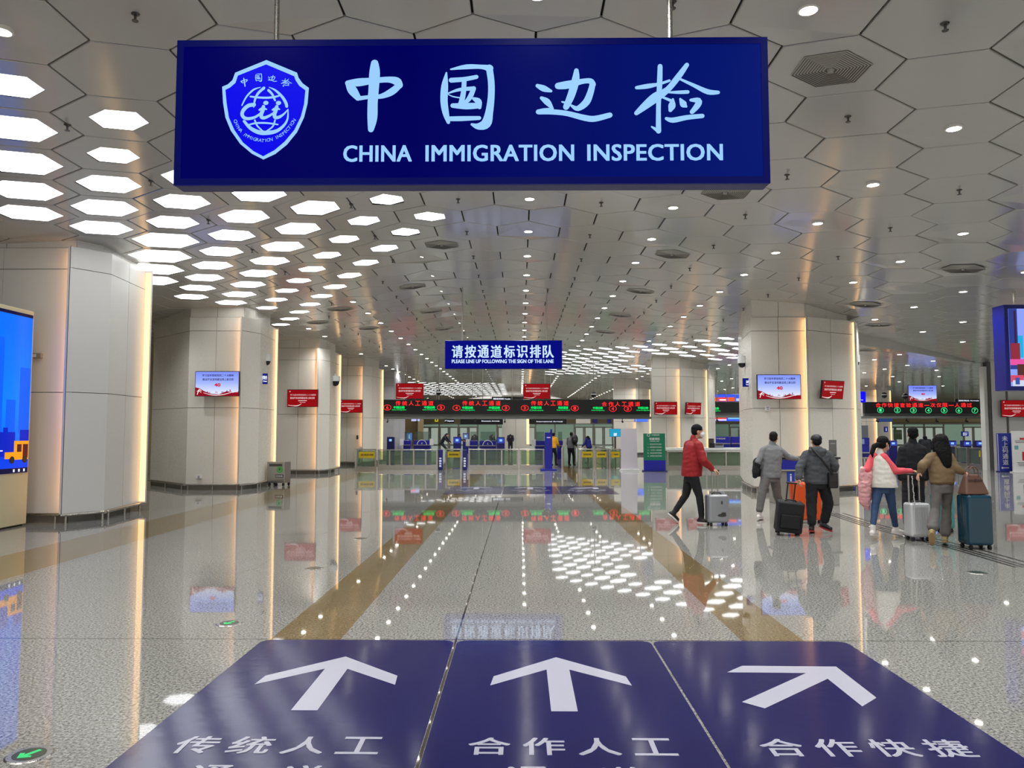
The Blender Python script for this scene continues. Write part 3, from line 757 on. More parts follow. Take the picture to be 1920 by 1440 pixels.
t, w, h, q = board('hanging_sign', 'small blue lit sign asking to line up, hanging on two rods mid hall', 'sign', 834, 638, 1054, 692, 22.4, 0.12, M_SIGNE, mat('small_sign_face', (0, 0, 12), 0.35, emit=(2, 8, 126), spec=0.05), (867, 1025))
g = MB(); a, b = q(847, 671), q(1040, 647)
for i, ch in enumerate('请按通道标识排队'):
    x0, x1 = q(847 + i * 24.35, 0)[0], q(847 + i * 24.35 + 21, 0)[0]
    put_text(g, ch, x0, x1, a[1], b[1], -0.008, 0.02)
put_text(g, 'PLEASE LINE UP FOLLOWING THE SIGN OF THE LANE', q(847, 0)[0], q(1038, 0)[0], q(0, 681)[1], q(0, 674)[1], -0.008, 0.035)
g.build('lettering', mat('lit_sign_letters', (200, 220, 255), 0.5, emit=(190, 214, 255), es=1.15), t)

# LED lane gantries
def gantry(label, px0, py0, px1, py1, Y, reds, rings_, greens, beam=True, ring_mat=None, rods=()):
    t, w, h, q = board('led_gantry', label, 'LED sign', px0, py0, px1, py1, Y, 0.3, M_BLACK, mat('led_board_face', (14, 14, 16), 0.4), rods)
    for x0, x1, y0, y1, s in reds:
        g = MB(); st = (x1 - x0 - 9.5) / (len(s) - 1)
        for i, ch in enumerate(s):
            put_text(g, ch, q(x0 + i * st, 0)[0], q(x0 + i * st + 9.5, 0)[0], q(0, y1)[1] if ch != '一' else q(0, (y0 + y1) / 2 + 1)[1], q(0, y0)[1] if ch != '一' else q(0, (y0 + y1) / 2)[1], -0.012, 0.008)
        g.build('red_lettering', M_LEDR, t)
    for cx_, cy_, s in rings_:
        g = MB(); c = q(cx_, cy_); k = 2 * w / (px1 - px0); kz = h / (py1 - py0)
        ring(g, c[0], c[1], 7.2 * k if ring_mat is None else 6 * k, 5.4 * kz, 0.8 * k, -0.012)
        put_text(g, s, c[0] - 2.2 * k, c[0] + 2.2 * k, c[1] - 2.8 * kz, c[1] + 2.8 * kz, -0.012, 0.03)
        g.build('lane_number', ring_mat or M_LEDR, t)
    for x0, x1, y0, y1, s, en in greens:
        g = MB()
        put_text(g, s, q(x0, 0)[0], q(x1, 0)[0], q(0, y1)[1], q(0, y0)[1], -0.012, 0.03)
        if en: put_text(g, en, q(x0 - 3, 0)[0], q(x1 + 3, 0)[0], q(0, y1 + 3.4)[1], q(0, y1 + 1)[1], -0.012, 0.03)
        g.build('green_lettering', M_LEDG, t)
    if beam:
        MB().box(-w - 0.3, w + 0.3, 0.05, 0.35, -0.3, -0.17).box(-w, w, 0.12, 0.28, -0.17, 0.0).build('support_beam', mat('gantry_beam_grey', (112, 114, 110), 0.5), t)
        i = 0; x = -w + 0.7
        while x < w:
            c = MB().box(x - 0.02, x + 0.02, 0.02, 0.06, -0.4, -0.28).tube((x, 0.1, -0.44), (x, -0.1, -0.48), 0.05, n=10)
            c.build('lane_camera', M_BLACK, t); x += 1.72
    return t, w, h, q
CI = 'China Immigration'
t, w, h, q = gantry('long black LED gantry with red lane names over the left and middle lanes', 704.5, 749, 1219, 776, 44.4,
    [(741.6, 812.8, 751.5, 760.2, '传统人工通道'), (867, 939, 751.5, 760.2, '传统人工通道'), (996, 1066.5, 751.5, 760.2, '传统人工通道'), (1128.6, 1200, 753.5, 761.8, '合作人工通道')],
    [(726.3, 764, '6'), (827, 764, '5'), (856.2, 764.7, '4'), (948.8, 765, '3'), (984.4, 765, '2'), (1078, 765.5, '1'), (1149, 766.5, '4'), (1176.9, 766.5, '3')],
    [(738, 759, 761.2, 766.4, '中国边检', CI), (795.5, 816, 761.2, 766.4, '中国边检', CI), (867, 887.5, 761.8, 767, '中国边检', CI), (917, 938, 761.8, 767, '中国边检', CI), (996, 1016, 761.8, 767, '中国公民', 'Chinese'), (1047, 1065.5, 762, 767, '特别通道', 'Special'),
     (1112, 1130.5, 762.6, 767.4, '中国边检', CI), (1196, 1215.5, 762.6, 767.4, '中国边检', CI)], rods=(762, 823, 886, 905, 960, 1032, 1105, 1126, 1198))
gantry('short black LED gantry with one green line, between the two right columns', 1322, 754, 1415, 773.5, 44.4, [], [], [(1330, 1348, 763.4, 768.2, '中国边检', CI)], rods=(1345, 1362, 1380))
gantry('black LED gantry with green lane numbers one to seven over the fast lanes', 1622, 753.5, 1838, 775, 44.4, [(1642, 1822, 755.5, 763.5, '合作快捷查验通道一次仅限一人通过')],
    [(1650.8, 769, '1'), (1682.4, 769, '2'), (1712.3, 769.3, '3'), (1740.4, 769.4, '4'), (1769.7, 769.5, '5'), (1797.3, 769.6, '6'), (1827, 769.7, '7')], [], ring_mat=mat('green_led_ring', (60, 235, 150), 0.5, emit=(70, 235, 150), es=1.2), rods=(1657, 1696, 1727, 1790, 1797))

# advertising LED strips over and under the short gantry
def led_ad(label, px0, py0, px1, py1, Y, blocks):
    t, w, h, q = board('advertising_screen', label, 'LED screen', px0, py0, px1, py1, Y, 0.2, M_BLACK, rods=(px0 + 20, px1 - 20), mface= mat('ad_screen_blue', (40, 60, 220), 0.4, emit=(60, 92, 240), es=1.0))
    for i, (x0, x1, y0, y1, c) in enumerate(blocks):
        a, b = q(x0, y1), q(x1, y0)
        MB().box(a[0], b[0], -0.012 - 0.002 * i, -0.007, a[1], b[1]).build('picture_block', mat('ad_%d_%d_%d' % c, c, 0.4, emit=c, es=1.0), t)
led_ad('blue and orange advertising screen above the short gantry', 1324, 739, 1412, 753, 46, [(1328, 1336, 747, 752, (235, 235, 255)), (1337, 1346, 745, 752.4, (255, 90, 20)), (1347, 1364, 745, 752.4, (255, 70, 70)), (1365, 1377, 745, 752.4, (255, 96, 30)), (1349, 1362, 748.5, 751, (255, 255, 255)), (1379, 1392, 747, 752, (190, 205, 255))])
led_ad('orange and pale blue advertising screen below the short gantry', 1324, 776.5, 1412, 790, 45, [(1329, 1335, 778, 785, (200, 205, 255)), (1337, 1362, 777, 785.5, (255, 82, 24)), (1328, 1362, 786, 788.6, (255, 225, 245)), (1365, 1411, 777.5, 786, (120, 200, 255)), (1385, 1411, 786, 789.2, (20, 110, 220))])

# ------------------------------------------------------------------ information screens
T1, T2 = '学习宣传贯彻党的二十大精神', '推动平安深圳建设再上新台阶'
M_RED = mat('red_screen_picture', (120, 8, 14), 0.22, emit=(150, 12, 20), es=0.9)
M_PINK = mat('pale_red_screen_text', (235, 190, 190), 0.5, emit=(240, 196, 196), es=0.75)
M_SKY = mat('sky_screen_picture', (120, 140, 240), 0.22, emit=(136, 152, 248), es=1.0)
nt, b = nodes_of(M_SKY)
tc = nt.nodes.new('ShaderNodeTexCoord'); sx = nt.nodes.new('ShaderNodeSeparateXYZ'); nt.links.new(tc.outputs['Object'], sx.inputs[0])
rp = nt.nodes.new('ShaderNodeValToRGB'); el = rp.color_ramp.elements
el[0].position = 0.1; el[0].color = lin((226, 232, 255)); el[1].position = 0.75; el[1].color = lin((120, 138, 250)); e3 = el.new(0.4); e3.color = lin((160, 180, 255))
nt.links.new(sx.outputs['Z'], rp.inputs['Fac']); nt.links.new(rp.outputs['Color'], b.inputs['Emission Color'])
M_DRED = mat('screen_dark_red', (130, 10, 26), 0.4, emit=(150, 14, 34), es=0.9)
M_NUM = mat('screen_red_number', (200, 10, 20), 0.4, emit=(206, 14, 22), es=1.0)
M_WHT = mat('screen_white', (255, 240, 240), 0.4, emit=(255, 240, 240), es=0.9)
M_INK = mat('screen_ink', (60, 50, 110), 0.4, emit=(66, 54, 120), es=0.5)
def screen(label, c, w, rotz, kind, tilt=0.0, rods=(), group=None, legs=False):
    h = w * 0.565
    t = thing('wall_screen' if not rods else 'hanging_screen', label, 'screen', c, rotz, group)
    if tilt: t.rotation_euler = (tilt, 0, rotz)
    MB().box(-w / 2, w / 2, 0, 0.06, 0, h).build('casing', M_BLACK, t, bevel=0.008, seg=1)
    if not rods: MB().box(-w * 0.14, w * 0.14, 0.055, 0.3, h * 0.3, h * 0.7).build('mount', M_BLACK, t)
    e = 0.018
    MB().box(-w / 2 + e, w / 2 - e, -0.004, 0.0, e, h - e).build('display', M_RED if kind == 'red' else M_SKY, t)
    X = lambda u: -w / 2 + u * w
    Zz = lambda v: (1 - v) * h
    if kind == 'red':
        g = MB(); put_text(g, T1, X(.1), X(.93), Zz(.36), Zz(.27), -0.006, 0.02); put_text(g, T2, X(.1), X(.9), Zz(.55), Zz(.43), -0.006, 0.03)
        g.build('lettering', M_PINK, t)
        g = MB().box(X(.36), X(.64), -0.006, -0.005, Zz(.66), Zz(.63)).box(X(.4), X(.6), -0.006, -0.005, Zz(.75), Zz(.735)); ring(g, X(.09), Zz(.12), .03 * w, .025 * w, .012 * w, -0.006, 3)
        ribbon(g, [(X(.03), Zz(.89), .01), (X(.2), Zz(.93), .02), (X(.34), Zz(.93), .03), (X(.47), Zz(.82), .008)], -0.006)
        g.build('ornament', M_WHT, t)
    else:
        g = MB(); put_text(g, T1, X(.16), X(.87), Zz(.22), Zz(.12), -0.006, 0.02); put_text(g, T2, X(.17), X(.88), Zz(.38), Zz(.28), -0.006, 0.02)
        g.build('lettering', M_INK, t)
        hill = [(X(.011), Zz(.985)), (X(.989), Zz(.985)), (X(.989), Zz(.8)), (X(.86), Zz(.86)), (X(.72), Zz(.8)), (X(.55), Zz(.92)), (X(.38), Zz(.9)), (X(.22), Zz(.8)), (X(.1), Zz(.68)), (X(.011), Zz(.64))]
        MB().add([(x, -0.006, z) for x, z in hill], [tuple(range(len(hill)))]).build('red_hills', M_DRED, t)
        g = MB(); put_text(g, '40', X(.44), X(.58), Zz(.62), Zz(.48), -0.007, 0.06); g.build('number', M_NUM, t)
        g = MB()
        ribbon(g, [(X(.06), Zz(.93), .02), (X(.1), Zz(.74), .03), (X(.16), Zz(.8), .01)], -0.008)
        ribbon(g, [(X(.05), Zz(.8), .015), (X(.1), Zz(.79), .02), (X(.15), Zz(.86), .01)], -0.0085)
        ribbon(g, [(X(.2), Zz(.86), .01), (X(.4), Zz(.95), .02), (X(.62), Zz(.94), .02), (X(.85), Zz(.84), .015), (X(.98), Zz(.83), .01)], -0.009)
        g.build('ornament', M_WHT, t)
        g = MB()
        for u, hh_ in ((.28, .06), (.33, .03), (.47, .04), (.5, .03), (.6, .04), (.63, .05), (.72, .1), (.75, .06), (.79, .13), (.82, .05)):
            g.box(X(u), X(u + .018), -0.0065, -0.0055, Zz(.86), Zz(.86 - hh_))
        g.build('skyline', M_DRED, t)
    for x in rods:
        MB().tube((x * w, 0.03, h - 0.02), (x * w, 0.03, ceil_z(c[0] + x * w) - c[2] + 0.02), 0.016, n=8).build('hanger_rod', M_STEEL, t)
    return t
def screen_at(label, px0, px1, pyb, Y, *a, **k):
    p, q = P(px0, pyb, Y), P(px1, pyb, Y)
    return screen(label, ((p.x + q.x) / 2, Y, p.z), q.x - p.x, *a, **k)
screen_at('blue sky screen with red number on the second left column', 365, 448, 743, 22.1, 0, 'sky')
screen_at('red screen on the third left column', 538, 596, 763, 30.1, 0, 'red')
screen_at('red screen on the fourth left column by the glass barrier', 636, 679.5, 774, 38.1, 0, 'red')
screen_at('red screen hanging over lane six of the gantry', 742, 794, 748, 40.7, 0, 'red', rods=(-.3, .3))
screen_at('red screen hanging over the middle of the gantry', 981, 1032, 748, 40.7, 0, 'red', rods=(-.3, .3))
screen_at('red screen on the front face of the back right column', 1227, 1270, 777.5, 37.5, 0, 'red')
p = P(1301, 777, 37.6); screen('red screen on the angled face of the back right column', (p.x, 37.75, p.z), 1.06, math.radians(33), 'red', 0.1)
screen_at('blue sky screen with red number on the front of the wide right column', 1420, 1502.5, 748.5, 21.2, 0, 'sky')
p = P(1563, 748, 21.4); screen('dark red screen tilted on the angled face of the wide right column', (p.x, 21.5, p.z), 0.93, math.radians(30), 'red', 0.14)
screen_at('blue sky screen hanging over the green numbered lane gantry', 1703.5, 1757, 752.5, 42, 0, 'sky', rods=(-.08, .08))
screen_at('red screen on the wall pier at the right edge', 1878, 1935, 782, 33.7, 0, 'red')

def small_sign(label, px0, py0, px1, py1, Y, face, lines=(), rotz=0.0, rods=(), cat='sign', depth=0.1, case=None, name='lit_sign'):
    t, w, h, q = board(name, label, cat, px0, py0, px1, py1, Y, depth, case or M_NAVY, face, rods)
    if rotz: t.rotation_euler = (0, 0, rotz)
    for (s, x0, x1, y0, y1, m) in lines:
        g = MB(); put_text(g, s, -w + x0 * 2 * w, -w + x1 * 2 * w, (1 - y1) * h, (1 - y0) * h, -0.009, 0.03); g.build('lettering', m, t)
    return t, w, h
M_BF = mat('lit_blue_face', (10, 20, 110), 0.35, emit=(12, 26, 118), es=1.0)
M_BFB = mat('lit_vivid_blue_face', (0, 0, 235), 0.35, emit=(14, 10, 240), es=1.1)
M_BKF = mat('black_sign_face', (10, 10, 12), 0.4)
t, w, h = small_sign('small blue lit inquiry sign on the side of the second left column', 471, 700, 501, 720, 23.4, M_BF, [('边检咨询台', .4, .98, .2, .58, M_LITW), ('Inquiry Desk', .4, .98, .66, .84, M_LITW)], math.radians(10))
g = MB(); disc(g, -w + .34 * h, h * .68, .13 * h, .13 * h, -0.009); g.box(-w + .2 * h, -w + .5 * h, -.01, -.009, h * .15, h * .5); g.build('pictogram', M_LITW, t)
t, w, h = small_sign('small blue lit inquiry sign on the left face of the wide right column', 1393, 709, 1413, 725, 22.2, M_BF, [('边检咨询台', .3, .98, .25, .6, M_LITW), ('Inquiry Desk', .3, .98, .68, .85, M_LITW)], math.radians(-12))
small_sign('bright blue lit sign seen past the wide right column', 1596, 734, 1623, 755, 30, M_BFB, [('出境大厅', .1, .62, .2, .36, M_LITW), ('Departures', .1, .8, .7, .82, M_LITW)], rods=(1609,))
small_sign('long black wayfinding sign at the far end, left of the pale pillar', 863, 775.5, 943, 796, 78, M_BKF, [('国内到达', .7, .9, .3, .5, M_LITW), ('Domestic Arrivals', .5, .92, .62, .74, M_LITW)], rods=(880, 920), case=M_BLACK)
small_sign('long black wayfinding sign at the far end, right of the pale pillar', 992, 775.5, 1062, 795, 78, M_BKF, [('国际到达', .62, .86, .3, .5, M_LITW), ('International Arrivals', .2, .9, .7, .82, M_LITW)], rods=(1005, 1050), case=M_BLACK)
small_sign('small black sign peeking above the gantry beside the hanging red screen', 922, 743.5, 981, 752, 72, M_BKF, [('国际航班转机 Transfer', .05, .6, .3, .75, M_LITW)], rods=(962,), case=M_BLACK)
small_sign('small black sign peeking above the green numbered lane gantry', 1792, 748, 1840, 754, 60, M_BKF, [('国际到达 Arrivals', .1, .9, .3, .75, M_LITW)], rods=(1797, 1835), case=M_BLACK)
small_sign('square black sign with yellow figure at the far left end', 815, 779.5, 822, 791, 70, mat('yellow_lit_face', (200, 190, 30), 0.4, emit=(190, 180, 30), es=0.9), [('1', .3, .7, .2, .8, M_DTXT)], case=M_BLACK, rods=(818,))
small_sign('small black sign with white letters at the far left end', 833, 785, 852, 793, 72, M_BKF, [('边检 Inspection', .05, .95, .3, .75, M_LITW)], case=M_BLACK, rods=(843,))
small_sign('first dark blue notice hanging far right of the pale board', 1112, 782.5, 1120, 794, 70, M_NAVY, [], rods=(1116,), name='hanging_notice')
small_sign('second dark blue notice hanging beside the far column', 1139, 782.5, 1146, 794, 70, M_NAVY, [], rods=(1142,), name='hanging_notice')
small_sign('cream board with two camera domes far behind the gantry', 1080, 777, 1107, 794, 74, M_WALL, [], case=M_WALL, cat='board', name='hanging_board', rods=(1085, 1100))
small_sign('white blue and red television at the far left end', 771, 776.5, 787.5, 790, 58, mat('tv_face', (190, 190, 230), 0.3, emit=(196, 198, 240), es=0.9), [('到达', .1, .5, .2, .6, M_LEDR)], case=M_BLACK, cat='screen', name='television', rods=(779,))
small_sign('blue television on the far column behind the green notice', 1190, 778, 1214.5, 791, 53.83, mat('tv_blue_face', (70, 110, 240), 0.3, emit=(80, 124, 246), es=1.0), [('中国边检', .1, .4, .15, .4, M_DTXT)], case=M_BLUE, cat='screen', name='television')
small_sign('dim blue television under the green numbered lane gantry', 1648, 779, 1673, 791, 52, mat('tv_dim_face', (40, 60, 110), 0.3, emit=(44, 66, 118), es=0.9), [], case=M_BLACK, cat='screen', name='television', rods=(1655,))
small_sign('tiny blue notice on the column beyond the right lanes', 1658.5, 800, 1664.5, 810, 53.7, M_BF, [('i', .4, .6, .2, .8, M_LITW)], name='wall_notice')
small_sign('small blue notice on the glass doors of the right hall', 1803, 809, 1816, 818, 89.8, M_BF, [('出口', .2, .8, .2, .5, M_LITW), ('EXIT', .2, .8, .6, .85, M_LITW)], name='wall_notice')
small_sign('pale green poster on the glass front behind the tall man in black', 1676, 806, 1691, 824, 80, mat('green_poster_face', (150, 190, 130), 0.5), [('边检服务', .1, .9, .2, .4, M_WHITE)], case=M_WHITE, cat='poster', name='wall_poster')
t = thing('clad_pillar', 'pale pillar between the two black wayfinding signs far away', 'pillar', (P(967, 790, 80).x, 80, 0), kind='structure')
MB().box(-1.45, 1.45, 0, 2, 0, 5.5).build('cladding', M_CLAD, t); MB().box(1.15, 1.4, -0.03, 0, 0.3, 5.0).build('light_strip', M_STRIP, t); MB().box(-.01, .01, -.01, 0, 0, 5.5).build('joint', M_SEAM, t)

# ------------------------------------------------------------------ floor: guide sheets, lights, drain
def flat(mb, pts, z): return mb.add([(x, y, z) for x, y in pts], [tuple(range(len(pts)))])
def sheet(label, x0, x1, y0, y1, arrow, l1, l2, near=True):
    t = thing('floor_sticker', label, 'floor sticker', ((x0 + x1) / 2, y0, 0))
    w, d = (x1 - x0) / 2, y1 - y0
    r = 0.09; pts = [(-w, 0), (w, 0)]
    pts += [(w - r + r * math.cos(a), d - r + r * math.sin(a)) for a in (0, .4, .8, 1.2, PI / 2)] + [(-w + r + r * math.cos(a), d - r + r * math.sin(a)) for a in (PI / 2, 1.95, 2.35, 2.75, PI)]
    MB().prism(pts, 0.0005, 0.003).build('sheet', M_SHEET, t)
    g = MB()
    k = d / 3.7
    up = [(0, 3.232), (-.465, 2.773), (-.482, 2.58), (-.083, 2.93), (-.083, 2.105), (.083, 2.105), (.083, 2.93), (.49, 2.585), (.475, 2.778)]
    lf = [(-.245, 3.035), (-.399, 2.88), (.168, 2.871), (-.466, 2.281), (-.354, 2.169), (.272, 2.746), (.274, 2.21), (.438, 2.369), (.446, 3.024)]
    flat(g, [(x, y * k) for x, y in (up if arrow == 'up' else lf)], .0042)
    g.build('arrow', M_SHEETW, t)
    g = MB()
    for row, (s, yy) in enumerate(((l1, 1.465 * k), (l2, 1.095 * k))):
        n = len(s)
        for i, ch in enumerate(s):
            if n == 4: x = -.565 + i * .303; wd = .235
            else: x = -.345 + i * .48; wd = .215
            put_text(g, ch, x, x + wd, yy, yy + .23 * k, .0042, 0.016, plane='xy')
    g.build('lettering', M_SHEETW, t)
    return t
for (x0, x1), far in zip(((-2.155, -.553), (-.527, 1.072), (1.09, 2.69)), range(3)):
    nm = ('left', 'middle', 'right')[far]
    l1 = ('传统人工', '合作人工', '合作快捷')[far]
    sheet('blue floor sticker with white arrow, %s of the three nearest ones' % nm, x0, x1, 2.73, 6.43, 'up' if far < 2 else 'left', l1, '通道')
    sheet('blue floor sticker with white arrow, %s of the three before the barriers' % nm, x0 + .02, x1 + .02, 21.0, 23.9, 'up' if far < 2 else 'left', l1, '通道')
M_ARROWG = mat('green_exit_arrow', (60, 220, 120), 0.4, emit=(70, 225, 130), es=0.9)
for i, (px, py, lb) in enumerate(((55, 1416, 'round floor exit light with green arrow at the lower left corner'), (430, 1169, 'round floor exit light with green arrow ahead of the lower left one'),
                                  (589, 1066, 'round floor exit light before the third left column'), (676, 1010, 'round floor exit light before the fourth left column'), (1832, 1074, 'round dark floor light in front of the teal suitcase'))):
    p = F(px, py); t = thing('floor_exit_light', lb, 'floor light', (p.x, p.y, 0))
    MB().tube((0, 0, 0.0005), (0, 0, 0.006), 0.118, 0.11, 24).build('rim', M_STEEL, t)
    MB().tube((0, 0, 0.004), (0, 0, 0.0075), 0.082, n=24).build('glass', mat('floor_light_glass', (60, 70, 60), 0.15), t)
    if i < 2:
        g = MB(); flat(g, [(-.05, -.02), (0, -.065), (.05, -.02), (.03, -.005), (.014, -.02), (.014, .06), (-.014, .06), (-.014, -.02), (-.03, -.005)], .0082); a = g.build('arrow', M_ARROWG, t); a.rotation_euler = (0, 0, -.5)
dr = MB(); line = [F(1560, 962), F(1630, 985), F(1700, 1004), F(1800, 1028), F(1925, 1064)]
for off in (-.16, -.06, .04, .2):
    for a, b in zip(line, line[1:]):
        d = (b - a).normalized(); nrm = Vector((-d.y, d.x, 0)); a2, b2 = a + nrm * off, b + nrm * off
        dr.add([(a2.x, a2.y, .002), (b2.x, b2.y, .002), (b2.x + nrm.x * .05, b2.y + nrm.y * .05, .002), (a2.x + nrm.x * .05, a2.y + nrm.y * .05, .002)], [(0, 1, 2, 3)])
tag(dr.build('trim_4', M_STEELD), 'slotted drain strip curving across the floor under the suitcases', 'floor drain', kind='structure')

# ------------------------------------------------------------------ tall advertising totem at the left edge
t = thing('advertising_totem', 'tall beige totem with bright blue city screen at the left edge', 'advertising display', (-9.35, 13.0, 0))
M_TOT = mat('totem_beige', (206, 196, 160), 0.4)
MB().box(-.2, .2, -1.3, 1.05, .03, 3.98).build('cabinet', M_TOT, t, bevel=.015); MB().box(-.16, .16, -1.25, 1.0, 0, .03).build('plinth', M_BLACK, t)
msc = mat('totem_blue_screen', (0, 90, 255), 0.25, emit=(0, 110, 255), es=1.0)
nt, b = nodes_of(msc); tc = nt.nodes.new('ShaderNodeTexCoord'); sx = nt.nodes.new('ShaderNodeSeparateXYZ'); nt.links.new(tc.outputs['Object'], sx.inputs[0])
rp = nt.nodes.new('ShaderNodeValToRGB'); el = rp.color_ramp.elements; el[0].color = lin((0, 84, 250)); el[1].color = lin((0, 132, 255)); el[0].position = .2; el[1].position = .55; e3 = el.new(.9); e3.color = lin((0, 112, 255))
mr = nt.nodes.new('ShaderNodeMapRange'); mr.inputs['From Max'].default_value = 4.0; nt.links.new(sx.outputs['Z'], mr.inputs['Value']); nt.links.new(mr.outputs['Result'], rp.inputs['Fac']); nt.links.new(rp.outputs['Color'], b.inputs['Emission Color'])
scn = MB().box(.2, .212, -1.24, 1.0, .98, 3.9).build('screen', msc, t)
MB().box(.2, .214, -1.24, 1.0, 3.84, 3.9).box(.2, .214, -1.24, 1.0, .98, 1.07).build('screen_border', mat('screen_dark_band', (16, 14, 70), 0.3, emit=(16, 14, 76), es=0.6), t)
g = MB()
for y0, y1, z1, z0 in ((-1.2, -.75, 3.2, 1.7), (-.6, -.2, 2.6, 1.7), (-.1, .25, 3.4, 1.7), (.35, .6, 2.3, 1.7), (.7, .98, 2.9, 1.7)): g.box(.212, .2135, y0, y1, z0, z1)
g.build('skyline', mat('screen_mid_blue', (0, 104, 255), 0.3, emit=(0, 100, 255), es=.92), t)
MB().box(.212, .215, -1.24, .62, 1.07, 1.72).box(.212, .215, .3, .42, 1.72, 1.8).box(.212, .215, .75, 1.0, 1.07, 1.76).build('city_block', mat('screen_deep_blue', (0, 30, 190), 0.3, emit=(0, 36, 205), es=.9), t)
MB().box(.212, .216, -1.24, 1.0, 1.07, 1.28).build('street', mat('screen_royal_blue', (0, 56, 235), 0.3, emit=(0, 66, 240), es=.95), t)
bus = MB().box(.214, .219, .36, .62, 1.24, 1.36).box(.214, .219, .6, 1.0, 1.22, 1.56); bus.build('yellow_bus', mat('screen_bus_yellow', (250, 150, 20), 0.3, emit=(250, 160, 30), es=1.0), t)
MB().box(.218, .221, .68, .8, 1.36, 1.5).box(.218, .221, .84, .98, 1.25, 1.5).build('bus_window', mat('screen_bus_dark', (90, 30, 30), 0.3, emit=(96, 36, 40), es=.8), t)
MB().tube((.214, .55, 1.22), (.223, .55, 1.22), .065, n=16).tube((.214, .9, 1.22), (.223, .9, 1.22), .065, n=16).build('bus_wheel', M_BLACK, t)
g = MB()
for y0 in (.6, .74, .88): g.box(.214, .217, y0, y0 + .04, 1.0, 1.05)
g.box(.216, .218, .1, .3, 1.38, 1.4).build('screen_mark', M_LITW, t)
t = thing('emergency_lamp', 'small grey emergency lamp on the nearest left column', 'lamp', (P(64, 667, 14.4).x, 14.44, P(64, 667, 14.4).z))
MB().box(-.14, .14, -.06, .02, -.05, .05).build('housing', mat('lamp_grey', (140, 136, 128), 0.4), t, bevel=.008); MB().box(-.11, .05, -.066, -.06, -.03, .03).build('lamp_glass', M_WHITE, t)
def wall_box(label, px, py, Y, w, h, m=None, cat='wall socket', name='wall_socket'):
    p = P(px, py, Y); t = thing(name, label, cat, (p.x, Y, p.z))
    MB().box(-w / 2, w / 2, -.025, .03, -h / 2, h / 2).build('plate', m or M_WHITE, t, bevel=.005, seg=1)
    g = MB()
    for z in (-.2, .2): g.box(-w * .18, w * .18, -.028, -.025, h * z - .008, h * z + .008)
    g.build('slot', M_STEELD, t)
wall_box('white square box under the screen of the second left column', 474, 762, 23.6, .14, .16, cat='switch box', name='switch_box')
wall_box('small white call box under the blue screen of the wide right column', 1439, 766, 21.5, .13, .13, cat='switch box', name='switch_box')
wall_box('small white call box on the back right column', 1262, 788, 37.9, .16, .16, cat='switch box', name='switch_box')
wall_box('small dark box low on the fourth left column', 670, 820, 38.4, .1, .2, M_STEELD, cat='switch box', name='switch_box')
wall_box('white socket low on the second left column', 373, 894, 22.38, .16, .1)

def dome_camera(label, px, py, Y, side, r=.13):
    p = P(px, py, Y); t = thing('dome_camera', label, 'security camera', tuple(p), group='white dome cameras on columns')
    MB().tube((0, 0, .2), (0, 0, .2), r * .8, r * .5, 16).tube((0, 0, -.02), (0, 0, .2), r, r * .95, 18).build('housing', M_WHITE, t, smooth=False)
    MB().ell((0, 0, -.02), (r * .84, r * .84, r * 1.05)).build('dome', M_BLACK, t, smooth=True)
    MB().path([(0, 0, .18), (0, 0, .27), (side * .1, .02, .3), (side * .2, .04, .28)], .028).tube((side * .2, .04, .28), (side * .22, .04, .28), .07).build('bracket', M_WHITE, t)
dome_camera('white dome camera beside the strip of the second left column', 500.5, 676, 23.9, -1)
dome_camera('white dome camera beside the strip of the third left column', 629, 714, 31.8, -1, .2)
dome_camera('white dome camera on the left corner of the wide right column', 1391, 680, 22.9, 1)
dome_camera('white dome camera on the right corner of the wide right column', 1604, 678, 23.2, -1)
def hung_camera(label, px, py, Y):
    p = P(px, py, Y); t = thing('hanging_camera', label, 'security camera', tuple(p))
    MB().tube((0, 0, .1), (0, 0, ceil_z(p.x) - p.z + .02), .03, n=8).build('hanger_rod', M_STEEL, t); MB().tube((0, 0, 0), (0, 0, .12), .17, .1, 14).build('housing', M_WHITE, t); MB().ell((0, 0, 0), (.15, .15, .17)).build('dome', M_BLACK, t, smooth=True)
hung_camera('dome camera hanging on a rod left of the small blue sign', 822.5, 736, 43)
hung_camera('dome camera hanging on a rod before the back right column', 1113, 740, 43)
hung_camera('dome camera hanging left of the sky screen over the numbered gantry', 1697, 743, 42.5)
hung_camera('small camera hanging on a long rod over lane one of the numbered gantry', 1658, 741, 42.5)

# ------------------------------------------------------------------ bin, barriers, posts, boards
p = F(518, 910); t = thing('recycling_bin', 'steel recycling bin on castors beside the second left column', 'bin', (p.x + .14, p.y - .2, 0), math.radians(-12))
MB().box(-.3, .3, -.2, .2, .1, .76).build('cabinet', M_STEEL, t, bevel=.012)
MB().box(-.22, .22, -.206, -.2, .62, .7).build('flap', M_STEELD, t)
g = MB(); disc(g, .14, .52, .11, .11, -.207); g.build('green_sticker', mat('recycle_green', (110, 190, 110), 0.5), t)
g = MB(); ring(g, .14, .52, .085, .085, .012, -.209); disc(g, .14, .53, .035, .045, -.209); g.build('sticker_mark', mat('recycle_dark_green', (50, 120, 60), 0.5), t)
MB().box(.0, .27, -.207, -.2, .27, .37).build('name_plate', M_BLACK, t); g = MB(); put_text(g, '回收箱', .02, .25, .285, .355, -.209, .02); g.build('lettering', M_WHITE, t)
for x, y in ((-.24, -.14), (.0, -.14), (.24, -.14), (-.24, .2), (.24, .2)): MB().tube((x - .02, y, .05), (x + .02, y, .05), .05, n=14).build('castor', M_BLACK, t)

